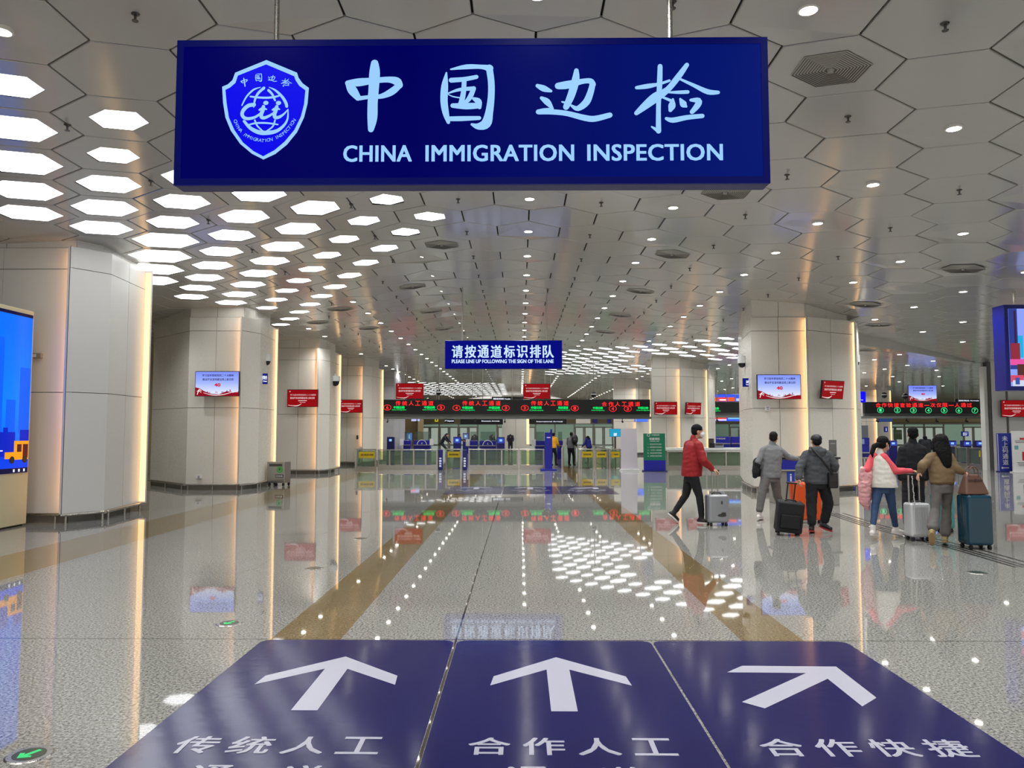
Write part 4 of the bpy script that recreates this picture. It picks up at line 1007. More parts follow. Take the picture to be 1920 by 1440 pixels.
def barrier(label, a, b, panes, h=.9, glass=None, sticker=None, rotz=None, kick=.2, group='glass lane barriers', step=1):
    """steel framed glass fence from plan point a to b, seen from its right side; sticker: (u0, u1, text)"""
    a = Vector(a); b = Vector(b); d = b - a; L = d.length
    t = thing('glass_barrier', label, 'barrier', (a.x, a.y, 0), math.atan2(d.y, d.x), group)
    MB().box(.005, L - .005, -.05, .05, h - .05, h).build('top_rail', M_STEEL, t, bevel=.012, seg=1)
    if kick: MB().box(0, L, -.035, .035, .0, kick).build('kick_plate', M_STEEL, t)
    for i in range(panes + 1):
        x = min(max(L * i / panes, .04), L - .04); MB().box(x - .035, x + .035, -.04, .04, 0, h - .04).build('post', M_STEEL, t)
    for i in range(panes): MB().box(L * i / panes + .035, L * (i + 1) / panes - .035, -.008, .008, kick + .03, h - .07).build('glass_pane', glass or M_GLASSG, t)
    if sticker:
        u0, u1, s = sticker
        o = MB().box(u0, u1, -.016, -.01, h * .56, h * .86).build('yellow_sticker', M_YELLOW, t)
        g = MB(); put_text(g, s, u0 + .08, u1 - .08, h * .66, h * .76, -.018, .02); g.build('sticker_lettering', M_BLACK, o)
    return t
def FX(px, Y): return (P(px, 860, Y).x, Y)
barrier('glass barrier with yellow notice at its left end before the fourth left column', FX(667, 34), FX(706, 34), 1, .92, sticker=(.14, .88, '请在黄线外等候'), kick=.12)
barrier('long glass barrier of five panes between the yellow notice and first blue post', FX(708, 34), FX(821, 34), 5)
barrier('lane gate with yellow notice between the two short blue posts', FX(835, 35), FX(866, 35), 1, .9, sticker=(.1, .68, '请在黄线外等候'), kick=.0)
barrier('steel and glass barrier right of the second short blue post', FX(878, 34), FX(972, 34), 3, .92)
barrier('steel and glass barrier just left of the tall blue post', FX(974, 34), FX(1021, 34), 1, .92)
barrier('side barrier running back from the fourth left column', FX(667, 34.2), (FX(690, 44)[0], 44), 4, .92)
barrier('steel rail barrier running back behind the tall blue post', FX(1054, 35.5), (FX(1056, 44)[0], 44), 3, .9, kick=.0)
barrier('steel rail barrier beside the person with the backpack', FX(1086, 35), (FX(1084, 44)[0], 44), 3, .9, kick=.0)
barrier('lane gate with yellow notice, first right of the backpack person', FX(1088, 35.2), FX(1114, 35.2), 1, .9, sticker=(.06, .58, '请在黄线外等候'), kick=.0)
barrier('lane gate with yellow notice, middle of the three right of the backpack person', FX(1115, 35.2), FX(1140, 35.2), 1, .9, sticker=(.06, .56, '请在黄线外等候'), kick=.0)
barrier('lane gate with yellow notice, half hidden by the blank white board', FX(1142, 35.2), FX(1165, 35.2), 1, .9, sticker=(.06, .5, '一米线'), kick=.0)
barrier('steel rail barrier running back beside the middle yellow notice gate', FX(1143, 35), (FX(1108, 45)[0], 45), 3, .9, kick=.0)
barrier('glass barrier under the white counter between the two right columns', FX(1250, 33.5), FX(1398, 33.5), 4, .84)
barrier('low glass barrier right of the tall man in black', FX(1795, 37), FX(1815, 36), 1, .95, glass=M_GLASSC)
barrier('glass barrier of two panes before the grey pilasters at right', FX(1817, 36), FX(1866, 34.5), 2, .95, glass=M_GLASSC, sticker=(.62, .86, '止步'))
barrier('glass barrier behind the woman in the khaki jacket', FX(1690, 40), FX(1794, 40), 4, .95, glass=M_GLASSC)

def short_post(label, px):
    a = FX(px, 33.7); t = thing('blue_post', label, 'post', (a[0], a[1], 0), group='short blue lane posts')
    MB().box(-.1, .1, -.07, .07, 0, .9).build('body', M_NAVY, t, bevel=.03); g = MB()
    for i, ch in enumerate('中国边检'): put_text(g, ch, -.05, .05, .47 - i * .11, .55 - i * .11, -.075, .02)
    g.build('lettering', M_LITW, t)
short_post('short blue post left of the yellow notice gate', 826)
short_post('short blue post right of the yellow notice gate', 871.5)
a = FX(1028.5, 33.3); t = thing('blue_post', 'tall blue post on a wide foot before the barriers', 'post', (a[0], a[1], 0))
MB().box(-.16, .16, -.1, .1, .05, 1.66).box(.08, .16, -.1, .1, 1.6, 1.8).build('body', M_BLUE, t, bevel=.01, seg=1); MB().box(-.36, .36, -.18, .18, 0, .07).build('foot', M_BLUE, t, bevel=.01, seg=1)
g = MB(); put_text(g, '中国边检', -.08, .08, 1.42, 1.46, -.103, .02); g.build('lettering', M_LITW, t)
a = F(1180, 883); t = thing('blank_board', 'blank white standing board back turned, left of the green notice', 'display board', (a.x, a.y, 0))
MB().add([(-.36, -.02, .06), (.36, -.02, .06), (.36, .03, .06), (-.36, .03, .06), (-.35, .02, 1.83), (.33, .02, 1.83), (.33, .07, 1.83), (-.35, .07, 1.83)], [(0, 3, 2, 1), (4, 5, 6, 7), (0, 1, 5, 4), (1, 2, 6, 5), (2, 3, 7, 6), (3, 0, 4, 7)]).build('panel', mat('board_lilac_white', (196, 190, 198), 0.5), t)
MB().box(-.41, .41, -.2, .2, 0, .03).box(-.39, .39, -.15, .15, .05, .08).box(-.3, .3, -.05, .05, .03, .05).build('foot', M_WHITE, t)
a = F(1227.5, 884); t = thing('notice_board', 'green standing notice with white lines over a blue foot panel', 'notice board', (a.x, a.y, 0))
MB().box(-.46, .46, -.03, .06, .04, 1.62).build('panel', mat('notice_green', (6, 112, 78), 0.4), t, bevel=.01, seg=1); MB().box(-.46, .46, -.045, -.03, .04, .48).build('foot_panel', M_BLUE, t)
MB().box(-.5, .5, -.2, .25, 0, .05).build('foot', M_NAVY, t)
g = MB(); put_text(g, '快捷须知', -.22, .22, 1.34, 1.44, -.034, .02); put_text(g, 'CHANNEL CARE', -.2, .2, 1.27, 1.31, -.034, .02)
put_text(g, '中国边检', -.12, .22, 1.53, 1.58, -.034, .02); ring(g, -.25, 1.55, .07, .06, .015, -.034)
for i, s in enumerate(('一、请持有效证件排队候检', '二、请按通道标识有序通过', '三、一次仅限一人通过通道', '四、请配合民警开展检查', '五、如需帮助请联系民警')): put_text(g, s, -.3, .3, 1.13 - i * .125, 1.19 - i * .125, -.034, .0)
g.build('lettering', M_WHITE, t)
a = F(1885.5, 885); t = thing('notice_board', 'blue standing board reading downward in white beside the white poster', 'notice board', (a.x, a.y, 0))
w = 13.5 / FPX * a.y
MB().box(-w, w, -.03, .05, .03, 1.63).build('panel', mat('notice_blue', (36, 52, 150), 0.4), t, bevel=.008, seg=1); MB().box(-w, w, -.15, .15, 0, .04).build('foot', M_NAVY, t)
MB().box(-w, -w + .02, -.036, -.03, .05, 1.6).box(w - .02, w, -.036, -.03, .05, 1.6).build('edge_line', M_WHITE, t)
g = MB()
for i, ch in enumerate('未上码通道'): put_text(g, ch, -.12, .12, 1.3 - i * .25, 1.52 - i * .25, -.034, .015)
g.box(-.13, .13, -.035, -.034, .16, .19).add([(-.13, -.035, .12), (-.13, -.035, .23), (-.2, -.035, .175)], [(0, 2, 1)]); g.build('lettering', M_WHITE, t)
a = F(1918, 886); t = thing('notice_board', 'white standing poster with red square cut by the right edge', 'notice board', (a.x, a.y, 0))
MB().box(-.4, .5, -.03, .05, .03, 1.72).build('panel', M_WHITE, t, bevel=.008, seg=1); MB().box(-.45, .55, -.15, .15, 0, .04).build('foot', M_WHITE, t)
MB().box(-.02, .4, -.036, -.03, .5, .86).box(-.1, .4, -.036, -.03, 1.36, 1.44).build('red_block', mat('poster_red', (190, 40, 52), 0.5), t)
MB().box(-.33, -.17, -.036, -.03, .96, 1.12).build('teal_block', mat('poster_teal', (110, 170, 165), 0.5), t)
g = MB()
for i, z in enumerate((1.3, 1.24, .4, .34, .28)): g.box(-.3 + .03 * i, .1, -.036, -.03, z, z + .018)
g.build('text_line', M_STEELD, t)

# big picture screen at the right edge
a, b = P(1888, 732, 18), P(1935, 571, 18); t = thing('hanging_screen', 'tall blue framed LED picture screen cut by the right edge', 'LED screen', (a.x, 18, a.z)); h = b.z - a.z; w = 1.6
MB().box(0, w, 0, .45, 0, h).build('casing', mat('screen_frame_blue', (16, 24, 130), 0.35), t, bevel=.015)
MB().box(.1, w - .05, -.006, 0, .1, h - .1).build('picture', mat('picture_sky', (130, 150, 245), 0.3, emit=(140, 162, 248), es=1.0), t)
for i, (x0, x1, z0, z1, c) in enumerate(((.1, .3, .5, 1.95, (52, 66, 150)), (.22, .27, .9, 1.9, (60, 40, 70)), (.3, .42, .78, 1.3, (40, 180, 235)), (.12, .34, .7, 1.12, (150, 50, 66)), (.1, .5, .6, .74, (240, 90, 170)), (.26, .6, .3, .62, (92, 52, 48)), (.1, .4, .2, .36, (220, 80, 110)), (.14, .6, .1, .24, (214, 222, 245)), (.2, .3, .14, .3, (60, 90, 170)), (.6, 1.5, .1, 1.0, (190, 90, 110)), (.6, 1.5, 1.0, 1.5, (220, 200, 210)))):
    MB().box(x0, x1, -.008 - .001 * i, -.006, z0, z1).build('picture_patch', mat('patch_%d_%d_%d' % c, c, .3, emit=c, es=.9), t)
for x in (.4, 1.2): MB().tube((x, .22, h - .02), (x, .22, ceil_z(a.x + x) - a.z + .02), .03, n=8).build('hanger_rod', M_STEEL, t)

# ------------------------------------------------------------------ inspection counters and gates
def counter(label, px0, px1, Y, h=1.12, glass=.55, emblem=False, ends=(True, True), group='blue inspection counters'):
    x0, x1 = FX(px0, Y)[0], FX(px1, Y)[0]; w = (x1 - x0) / 2
    t = thing('inspection_counter', label, 'counter', ((x0 + x1) / 2, Y, 0), group=group)
    MB().box(-w, w, 0, .75, 0, h).build('desk', M_BLUE, t, bevel=.015, seg=1); MB().box(-w, w, -.12, .8, h * .72, h * .72 + .04).build('ledge', M_STEEL, t)
    if glass: MB().box(-w + .05, w - .05, .1, .115, h, h + glass).build('glass_screen', M_GLASSC, t)
    for e, x in zip(ends, (-w - .1, w + .1)):
        if e: MB().box(x - .12, x + .12, -.02, .1, h * .72, h + .1).build('white_display', M_LITW if False else M_WHITE, t)
    if emblem:
        g = MB(); n = 12
        q = [(.32 * math.cos(PI * i / n), -.004, h * .74 + .34 * math.sin(PI * i / n)) for i in range(n + 1)]; r_ = [(.28 * math.cos(PI * i / n), -.004, h * .74 + .3 * math.sin(PI * i / n)) for i in range(n + 1)]
        g.add(q + r_, [(i, i + n + 1, i + n + 2, i + 1) for i in range(n)]); put_text(g, 'A', -.05, .05, h * .78, h * .9, -.004); g.build('emblem', M_WHITE, t)
    return t, w
counter('blue counter, small left unit below lane six', 756, 769.5, 48, ends=(True, False))
counter('blue counter with white arc emblem below lane five', 775.5, 806, 48, emblem=True, ends=(False, True))
counter('blue counter, small left unit below lane four', 880, 895, 46, ends=(True, False))
counter('blue counter with white arc emblem below lane three', 899, 930, 46, emblem=True, ends=(False, False))
counter('blue counter left of the tall blue post', 1004, 1022, 46, ends=(True, False))
counter('blue counter right of the person in yellow', 1045, 1056, 46, ends=(False, True))
t, w = counter('wide blue counter behind the red jacket man, left unit', 1339, 1369, 42, h=1.4, glass=.7, ends=(False, False))
g = MB(); put_text(g, '中国边检', -.3, .2, 1.26, 1.34, -.006, .02); g.build('lettering', M_WHITE, t)
t, w = counter('narrow blue counter behind the red jacket man, right unit', 1371, 1394, 42.2, h=1.4, glass=.7, ends=(False, False))
g = MB()
for i, ch in enumerate('检查通道'): put_text(g, ch, w - .2, w - .1, 1.15 - i * .12, 1.25 - i * .12, -.006, .02)
g.build('lettering', M_WHITE, t)
a = FX(1250, 34.2); b = FX(1398, 34.2); t = thing('service_counter', 'long white topped counter running between the two right columns', 'counter', ((a[0] + b[0]) / 2, 34.6, 0)); w = (b[0] - a[0]) / 2
MB().box(-w, w, -.3, .5, .84, .96).build('worktop', mat('counter_white_top', (236, 236, 230), .25), t, bevel=.01, seg=1); MB().box(-w, w, .1, .45, 0, .84).build('front_panel', mat('counter_front_green', (150, 152, 132), .5), t)
for px, ww, hh_, m, lb in ((1334, .1, .42, M_BLACK, 'black speaker box on the white topped counter'), (1348, .2, .22, mat('device_grey', (130, 134, 150), .5), 'grey card reader on the white topped counter')):
    x = FX(px, 34.5)[0]; t = thing('desk_device', lb, 'device', (x, 34.5, .96)); MB().box(-ww, ww, -.1, .1, 0, hh_).build('body', m, t, bevel=.01, seg=1); MB().box(-ww * .8, ww * .8, -.104, -.1, hh_ * .5, hh_ * .9).build('panel', M_STEELD, t)
t, w = counter('blue counter with grey glass top right of the wide right column', 1604, 1631, 31, h=1.15, glass=.0, ends=(False, False))
MB().box(-w, w, .0, .1, 1.15, 1.45).build('upper_panel', M_BLUE, t); MB().box(-w, w * .9, .02, .06, 1.45, 1.95).build('grey_glass', mat('smoked_glass', (96, 100, 112), .1), t); MB().box(-w * .9, w * .3, -.006, 0, 1.2, 1.4).build('paper_notice', mat('notice_paper', (160, 172, 214), .5), t); MB().box(-w, w * .0, .0, .1, 1.98, 2.06).build('top_plate', M_NAVY, t)
barrier('low steel railing under the blue counter by the pink sleeved woman', FX(1602, 29.5), FX(1632, 29.5), 5, .72, kick=.0, glass=M_GLASSC)
def kiosk(label, px, py_top, py_bot, Y, tilt=0, mscreen=None):
    p = P(px, py_bot, Y); q = P(px, py_top, Y); h = q.z
    t = thing('gate_kiosk', label, 'kiosk', (p.x, Y, 0), group='self service gate kiosks')
    MB().box(-.22, .22, 0, .3, 0, h).build('body', M_NAVY, t, bevel=.02, seg=1); MB().box(-.19, .19, -.01, 0, p.z + (h - p.z) * .3, h - .06).build('screen', mscreen or mat('kiosk_screen', (40, 60, 150), .3, emit=(60, 80, 190), es=.8), t)
    MB().box(-.08, .08, -.016, -.01, p.z + (h - p.z) * .5, p.z + (h - p.z) * .75).build('screen_text', M_GLYPH, t)
kiosk('dark kiosk with blue screen between lanes five and four', 857, 819, 836, 44)
kiosk('dark kiosk with blue screen right of the lane three counter', 939, 819.5, 836, 44)
kiosk('navy kiosk left of the lane six counter', 732, 819, 836, 46, mscreen=M_NAVY)
kiosk('pale screen kiosk at the far back of lane three', 873, 812, 828, 58, mscreen=mat('kiosk_pale', (150, 160, 190), .3, emit=(120, 130, 170), es=.6))
kiosk('lit kiosk between the pink sleeved woman and the tall man', 1675, 826, 840, 40)
kiosk('lit kiosk right of the khaki jacket woman, nearest to her', 1786, 826, 840, 41)
kiosk('lit kiosk right of the khaki jacket woman, second from her', 1814, 826, 840, 41)
kiosk('lit kiosk beside the grey pilasters at right', 1838, 826, 840, 41)
t, w, h = small_sign('teal lit screen standing left of the blank white board', 1143, 804, 1164, 819, 52, mat('teal_screen', (30, 150, 190), .3, emit=(40, 160, 200), es=.9), [('边检', .35, .65, .5, .9, M_LITW)], cat='screen', name='standing_screen')
MB().box(-.06, .06, .02, .08, -(P(1150, 819, 52).z), 0).build('stand', M_STEELD, t)
t, w, h = small_sign('pale blue lit screen above the lane six counter', 762, 812, 772.5, 825, 50, mat('pale_screen', (70, 120, 190), .3, emit=(80, 130, 200), es=.8), [('i', .4, .6, .2, .8, M_LITW)], cat='screen', name='standing_screen')
MB().box(-.06, .06, .02, .08, -(P(765, 825, 50).z), 0).build('stand', M_STEELD, t)
a = F(1522, 948); t = thing('information_desk', 'grey information desk with dark top behind the man in the cap', 'desk', (a.x, 18.0, 0))
k = 18.0 / FPX; w = 58 * k
MB().box(-w + .05, w - .03, 0, .8, 0, 1.08).build('cabinet', mat('desk_grey', (142, 138, 128), .45), t, bevel=.01, seg=1); MB().box(-w, w, -.05, .85, 1.08, 1.12).build('top', M_BLACK, t, bevel=.008, seg=1)
MB().box(-w + .05, w * .1, -.02, 0, .82, 1.06).build('blue_band', M_BLUE, t); MB().box(-w + .02, w * .1, -.04, 0, .8, .83).build('band_edge', M_STEEL, t)
MB().box(-.52, -.34, -.008, 0, .5, .78).build('notice', mat('desk_notice_blue', (30, 60, 170), .4), t); g = MB(); put_text(g, 'i', -.45, -.41, .55, .73, -.012, .03); g.build('notice_lettering', M_WHITE, t)
a = P(1549, 842, 18.9); t = thing('notice_plate', 'grey upright plate standing on the information desk', 'notice plate', (a.x, 18.5, 1.12)); MB().box(-.09, .09, -.01, .01, .05, .4).build('plate', mat('plate_grey', (120, 118, 116), .4, metal=.4), t); MB().box(-.07, .07, -.05, .05, 0, .05).build('foot', M_STEELD, t); g = MB(); put_text(g, '咨询台', -.06, .06, .3, .33, -.013); g.build('lettering', M_WHITE, t)

# ------------------------------------------------------------------ people
def fused(name, mb, voxel, m, parent=None, smooth=5, wrinkle=0.0, origin=None, wscale=9.0):
    """all the overlapping shapes of mb melted into one continuous skin"""
    me0 = mb.mesh('tmp', m)
    bm = bmesh.new(); bm.from_mesh(me0); bmesh.ops.recalc_face_normals(bm, faces=bm.faces[:]); bm.to_mesh(me0); bm.free()
    o = bpy.data.objects.new('tmp', me0)
    r = o.modifiers.new('r', 'REMESH'); r.mode = 'VOXEL'; r.voxel_size = voxel
    if smooth: s = o.modifiers.new('s', 'SMOOTH'); s.factor = 0.5; s.iterations = smooth
    me = evaluated(o); me.name = name
    bpy.data.objects.remove(o); bpy.data.meshes.remove(me0)
    if wrinkle:
        for v in me.vertices:
            q = v.co * wscale
            f = noise.noise(Vector((q.x, q.y, q.z * 1.9))) + 0.5 * noise.noise(q * 2.3)
            v.co += v.normal * (f * wrinkle)
    if origin is not None: me.transform(Matrix.Translation(-Vector(origin)))
    me.materials.clear(); me.materials.append(m)
    for p in me.polygons: p.use_smooth = True
    return obj(name, me, parent)
def frame_of(fwd):
    f = Vector((fwd[0], fwd[1], 0)).normalized(); return f, Vector((f.y, -f.x, 0)), Vector((0, 0, 1))
def rot_of(a, b, c): return Matrix((a, b, c)).transposed()
def add_hand(mb, wrist, d, pn, side, curl=0.5, s=1.0):
    """palm, four bent fingers and a thumb; d towards the fingers, pn out of the palm, side +1 puts the thumb on +w"""
    d = Vector(d).normalized(); pn = Vector(pn); pn = (pn - d * pn.dot(d)).normalized(); w = d.cross(pn)
    wrist = Vector(wrist)
    mb.ell(wrist + d * .048 * s, (.054 * s, .041 * s, .019 * s), rot_of(d, w, pn))
    for i, L in enumerate((.072, .08, .076, .06)):
        p = wrist + d * .085 * s + w * side * (.03 - .02 * i) * s; dd = d.copy(); r = .0098 * s
        for j, fr in enumerate((.45, .32, .26)):
            dd = (dd * math.cos(curl * (.5 + .35 * j)) + pn * math.sin(curl * (.5 + .35 * j))).normalized()
            q = p + dd * L * fr * s; mb.cap(p, q, r, r * .92, 8, 3); p = q; r *= .92
    p = wrist + d * .03 * s + w * side * .032 * s; dd = (d * .65 + w * side * .6 + pn * .35).normalized()
    for j in range(2):
        q = p + dd * .034 * s; mb.cap(p, q, (.0125 - .0015 * j) * s, (.011 - .0015 * j) * s, 8, 3); p = q; dd = (dd + d * .4 + pn * .3).normalized()
def add_head(mb, c, fwd, s=1.0):
    f, r, u = frame_of(fwd); M = rot_of(r, f, u)
    mb.ell(c + u * .03 * s - f * .012 * s, (.074 * s, .092 * s, .094 * s), M).ell(c + f * .022 * s - u * .04 * s, (.062 * s, .072 * s, .078 * s), M).ell(c + f * .06 * s - u * .094 * s, (.03 * s, .028 * s, .022 * s), M)
    mb.cap(c + f * .09 * s + u * .018 * s, c + f * .108 * s - u * .02 * s, .011 * s, .015 * s, 8, 3)
    mb.ell(c + f * .088 * s - u * .055 * s, (.025 * s, .012 * s, .009 * s), M).ell(c + f * .086 * s - u * .068 * s, (.021 * s, .011 * s, .008 * s), M)
    mb.ell(c + f * .078 * s + u * .035 * s, (.05 * s, .016 * s, .012 * s), M)
    for q in (-1, 1): mb.ell(c + r * q * .077 * s - f * .01 * s - u * .005 * s, (.012 * s, .021 * s, .032 * s), M)
SKIN = mat('skin', (196, 146, 118), 0.5)
M_EYE = mat('eye_dark', (24, 18, 16), 0.2); M_LASH = mat('eye_white', (225, 222, 215), 0.3)
M_HAIR = mat('black_hair', (9, 8, 8), 0.75, bump=.5, bscale=60, spec=.25)
def face(body, c, fwd, o, s=1.0):
    f, r, u = frame_of(fwd); M = rot_of(r, f, u); o = Vector(o)
    for q in (-1, 1):
        e = MB().ell(c - o + r * q * .031 * s + f * .078 * s + u * .012 * s, (.014 * s, .011 * s, .0075 * s), M).build('eye', M_LASH, body, smooth=True)
        MB().ell(c - o + r * q * .031 * s + f * .086 * s + u * .012 * s, (.006 * s, .005 * s, .006 * s), M).build('iris', M_EYE, e, smooth=True)
        MB().cap(c - o + r * q * .016 * s + f * .089 * s + u * .034 * s, c - o + r * q * .048 * s + f * .076 * s + u * .036 * s, .0045 * s, .0035 * s, 6, 2).build('eyebrow', M_HAIR, body, smooth=True)
def mask_on(body, c, fwd, o, s=1.0):
    f, r, u = frame_of(fwd); M = rot_of(r, f, u); o = Vector(o)
    k = MB().ell(c + f * .052 * s - u * .045 * s, (.066 * s, .06 * s, .056 * s), M).ell(c + f * .085 * s - u * .03 * s, (.03 * s, .04 * s, .04 * s), M)
    fused('face_mask', k, .008, mat('mask_white', (222, 226, 228), .7), body, 3, 0, o)
    for q in (-1, 1): MB().path([c - o + r * q * .06 * s + f * .05 * s - u * .03 * s, c - o + r * q * .083 * s - f * .02 * s + u * .01 * s], .003, 6).build('ear_loop', M_WHITE, body)
def chain(mb, pts, rs, n=14):
    for a, b, ra, rb in zip(pts, pts[1:], rs, rs[1:]): mb.cap(a, b, ra, rb, n, 5)
    return mb
def torso(mb, hip, neck, ang, hem, rx, ry, shw, lift=.0):
    """rings from the hem up to the shoulders; rx, ry: (hem, waist, chest)"""
    hip, neck = Vector(hip), Vector(neck); top = neck - Vector((0, 0, .03)); low = Vector((hip.x, hip.y, hem)); L = top - low
    R_ = []
    for t, a, b in ((0, rx[0], ry[0]), (.12, rx[0] * 1.01, ry[0] * 1.01), (.4, rx[1], ry[1]), (.72, rx[2], ry[2]), (.88, min(shw, rx[2] * 1.02), ry[2] * .85), (.97, shw * .72, ry[2] * .62), (1.0, shw * .42, ry[2] * .45)):
        R_.append((low + L * t, a, b))
    return mb.loft(R_, ang)
def shoes(body, o, heel, toe, ankle, m, msole, s=1.0):
    heel, toe, ankle, o = Vector(heel), Vector(toe), Vector(ankle), Vector(o)
    mb = MB().cap(heel, heel.lerp(toe, .5), .042 * s, .045 * s).cap(heel.lerp(toe, .45), toe, .045 * s, .036 * s).cap(ankle, heel.lerp(toe, .22), .046 * s, .046 * s)
    sh = fused('shoe', mb, .009, m, body, 3, 0, o)
    d = (toe - heel); fl_ = d.normalized(); side = Vector((0, 0, 1)).cross(fl_); side = side.normalized() if side.length > .05 else Vector((1, 0, 0)); up = fl_.cross(side)
    rings_ = []; n = 14; vs = []
    for z in (-.046, -.02):
        for i in range(n):
            a = 2 * PI * i / n; x = math.cos(a); y = math.sin(a)
            vs.append(heel - o + fl_ * (d.length / 2 + x * (d.length / 2 + .048)) + side * y * .047 * s + up * z * s)
    MB().add(vs, [tuple(range(n))[::-1], tuple(range(n, 2 * n))] + [(i, (i + 1) % n, n + (i + 1) % n, n + i) for i in range(n)]).build('sole', msole, sh)

def person(label, base, J, fwd, hfwd, W, cloth, hair='short', s=1.0, hands=None, mask=False, build_face=True, group=None, fine=True):
    """J: joints in world metres. cloth: dict of materials and cuts. The body is the root; clothes and hair are its children."""
    o = Vector(base); mb = MB(); vx = .0068 if fine else .016
    f, r, u = frame_of(fwd); ang = math.atan2(r.y, r.x)
    add_head(mb, J['head'], hfwd, s)
    mb.cap(J['head'] - u * .05 * s, J['neck'], .05 * s, .056 * s).cap(J['sl'], J['sr'], .055 * s, .055 * s)
    hipc = (J['hl'] + J['hr']) / 2
    mb.loft([(hipc - u * .06, W * .7, .1), (hipc + (J['neck'] - hipc) * .35, W * .66, .095), (hipc + (J['neck'] - hipc) * .75, W * .8, .11), (J['neck'] - u * .03, W * .45, .07)], ang)
    for q in 'lr':
        chain(mb, [J['s' + q], J['e' + q], J['w' + q]], [.047 * s, .038 * s, .026 * s])
        chain(mb, [J['h' + q], J['k' + q], J['a' + q]], [.078 * s, .052 * s, .036 * s])
        hl_ = J.get('heel' + q, J['a' + q] - u * .04); mb.cap(J['a' + q], hl_.lerp(J['t' + q], .3), .034 * s, .03 * s)
        hd = (hands or {}).get(q)
        if hd is None: hd = ((J['w' + q] - J['e' + q]).normalized() * .7 - u * .3, r if q == 'l' else -r, .55)
        add_hand(mb, J['w' + q], hd[0], hd[1], hd[3] if len(hd) > 3 else (1 if q == 'l' else -1), hd[2], s)
    body = fused('person', mb, vx, SKIN, None, 2 if fine else 1, 0, o); body.location = o
    tag(body, label, 'person', group)
    if build_face: face(body, J['head'], hfwd, o, s)
    # clothes
    c = cloth; top = c['top']; tm = MB(); sleeve = MB()
    torso(tm, hipc, J['neck'], ang, c['hem'], c['rx'], c['ry'], W * (.82 if c.get('sleeve') else 1))
    for q in 'lr': (sleeve if c.get('sleeve') else tm).cap((J['neck'] - u * .045).lerp(J['s' + q], .3 if c.get('sleeve') else 0), J['s' + q] + u * .005, .07 * s, .06 * s)       # slope of the shoulder
    sr_ = c.get('sleeve_r', (.074, .062, .05))
    for q in 'lr':
        tgt = sleeve if c.get('sleeve') else tm
        w2 = J['e' + q].lerp(J['w' + q], c.get('cuff', .93))
        chain(tgt, [J['s' + q] - u * .012, J['e' + q], w2], [sr_[0] * s * .9, sr_[1] * s, sr_[2] * s])
    if c.get('collar'): tm.cap(J['neck'] - u * .03, J['neck'] + u * .03 * s, .074 * s, .062 * s)
    if c.get('hood'):
        b_ = J['neck'] - f * .1 - u * .03
        tm.ell(b_ - u * .02, (.14, .055, .1), rot_of(r, f, u)).cap(J['neck'] + r * .08, J['neck'] - r * .08, .045, .045).cap(b_ - r * .1, b_ + r * .1, .05, .05)
    g = fused(c.get('top_name', 'jacket'), tm, .011 if fine else .018, top, body, 4, c.get('wr', .007), o)
    if c.get('sleeve'): fused('sleeves', sleeve, .011, c['sleeve'], body, 4, .006, o)
    if c.get('band'):
        bm_ = MB().loft([(Vector((hipc.x, hipc.y, c['hem'] - .035)), c['rx'][0] * .93, c['ry'][0] * .93), (Vector((hipc.x, hipc.y, c['hem'] + .03)), c['rx'][0] * 1.03, c['ry'][0] * 1.03)], ang)
        fused('waistband', bm_, .012, c['band'], g, 3, .004, o)
    pm = MB(); pr = c.get('leg_r', (.1, .074, .058))
    pm.loft([(hipc - u * .1, W * .72, .115), (hipc + u * .02, W * .8, .125), (hipc + u * .14, W * .72, .11)], ang)
    for q in 'lr':
        kn = J['k' + q].lerp(J['a' + q], c.get('length', .96))
        chain(pm, [J['h' + q], J['k' + q], kn], [v * s for v in pr])
    fused('trousers', pm, .011 if fine else .018, c['legs'], body, 4, .006, o)
    for q in 'lr': shoes(body, o, J['heel' + q] if 'heel' + q in J else J['a' + q] - u * .03, J['t' + q], J['a' + q], c['shoe'], c['sole'], s)
    # hair
    hf, hr_, hu = frame_of(hfwd); M = rot_of(hr_, hf, hu); h = MB(); hc = J['head']
    if hair in ('short', 'greying'):
        h.ell(hc + hu * .056 * s - hf * .014 * s, (.083 * s, .1 * s, .083 * s), M).ell(hc + hu * .012 * s - hf * .043 * s, (.08 * s, .068 * s, .078 * s), M)
    elif hair == 'cap':
        h.ell(hc + hu * .0 * s - hf * .045 * s, (.079 * s, .064 * s, .07 * s), M)
    elif hair == 'tail':
        h.ell(hc + hu * .045 * s - hf * .02 * s, (.088 * s, .105 * s, .09 * s), M).ell(hc + hu * .0 - hf * .045 * s, (.084 * s, .075 * s, .09 * s), M)
        b_ = hc - hf * .1 - hu * .01; chain(h, [b_, b_ - hf * .09 - hu * .03, b_ - hf * .14 - hu * .13, b_ - hf * .13 - hu * .2], [.045, .042, .034, .012])
        for q in (-1, 1): chain(h, [hc + hr_ * q * .075 + hf * .05 + hu * .02, hc + hr_ * q * .08 + hf * .04 - hu * .07], [.016, .008])
    elif hair == 'long':
        h.ell(hc + hu * .04 * s - hf * .018 * s, (.104 * s, .116 * s, .104 * s), M)
        h.loft([(hc - hf * .1 - hu * .4 + hr_ * .04, .03, .015), (hc - hf * .12 - hu * .34 + hr_ * .03, .062, .03), (hc - hf * .115 - hu * .24 + hr_ * .015, .09, .045), (hc - hf * .08 - hu * .13, .118, .075), (hc - hf * .05 - hu * .06, .118, .09), (hc - hf * .04 + hu * .03, .092, .085)], math.atan2(hr_.y, hr_.x))
        for q in (-1, 1): chain(h, [hc + hr_ * q * .075 + hf * .04 + hu * .04, hc + hr_ * q * .09 + hf * .03 - hu * .08, hc + hr_ * q * .085 - hf * .0 - hu * .2], [.03, .028, .012])
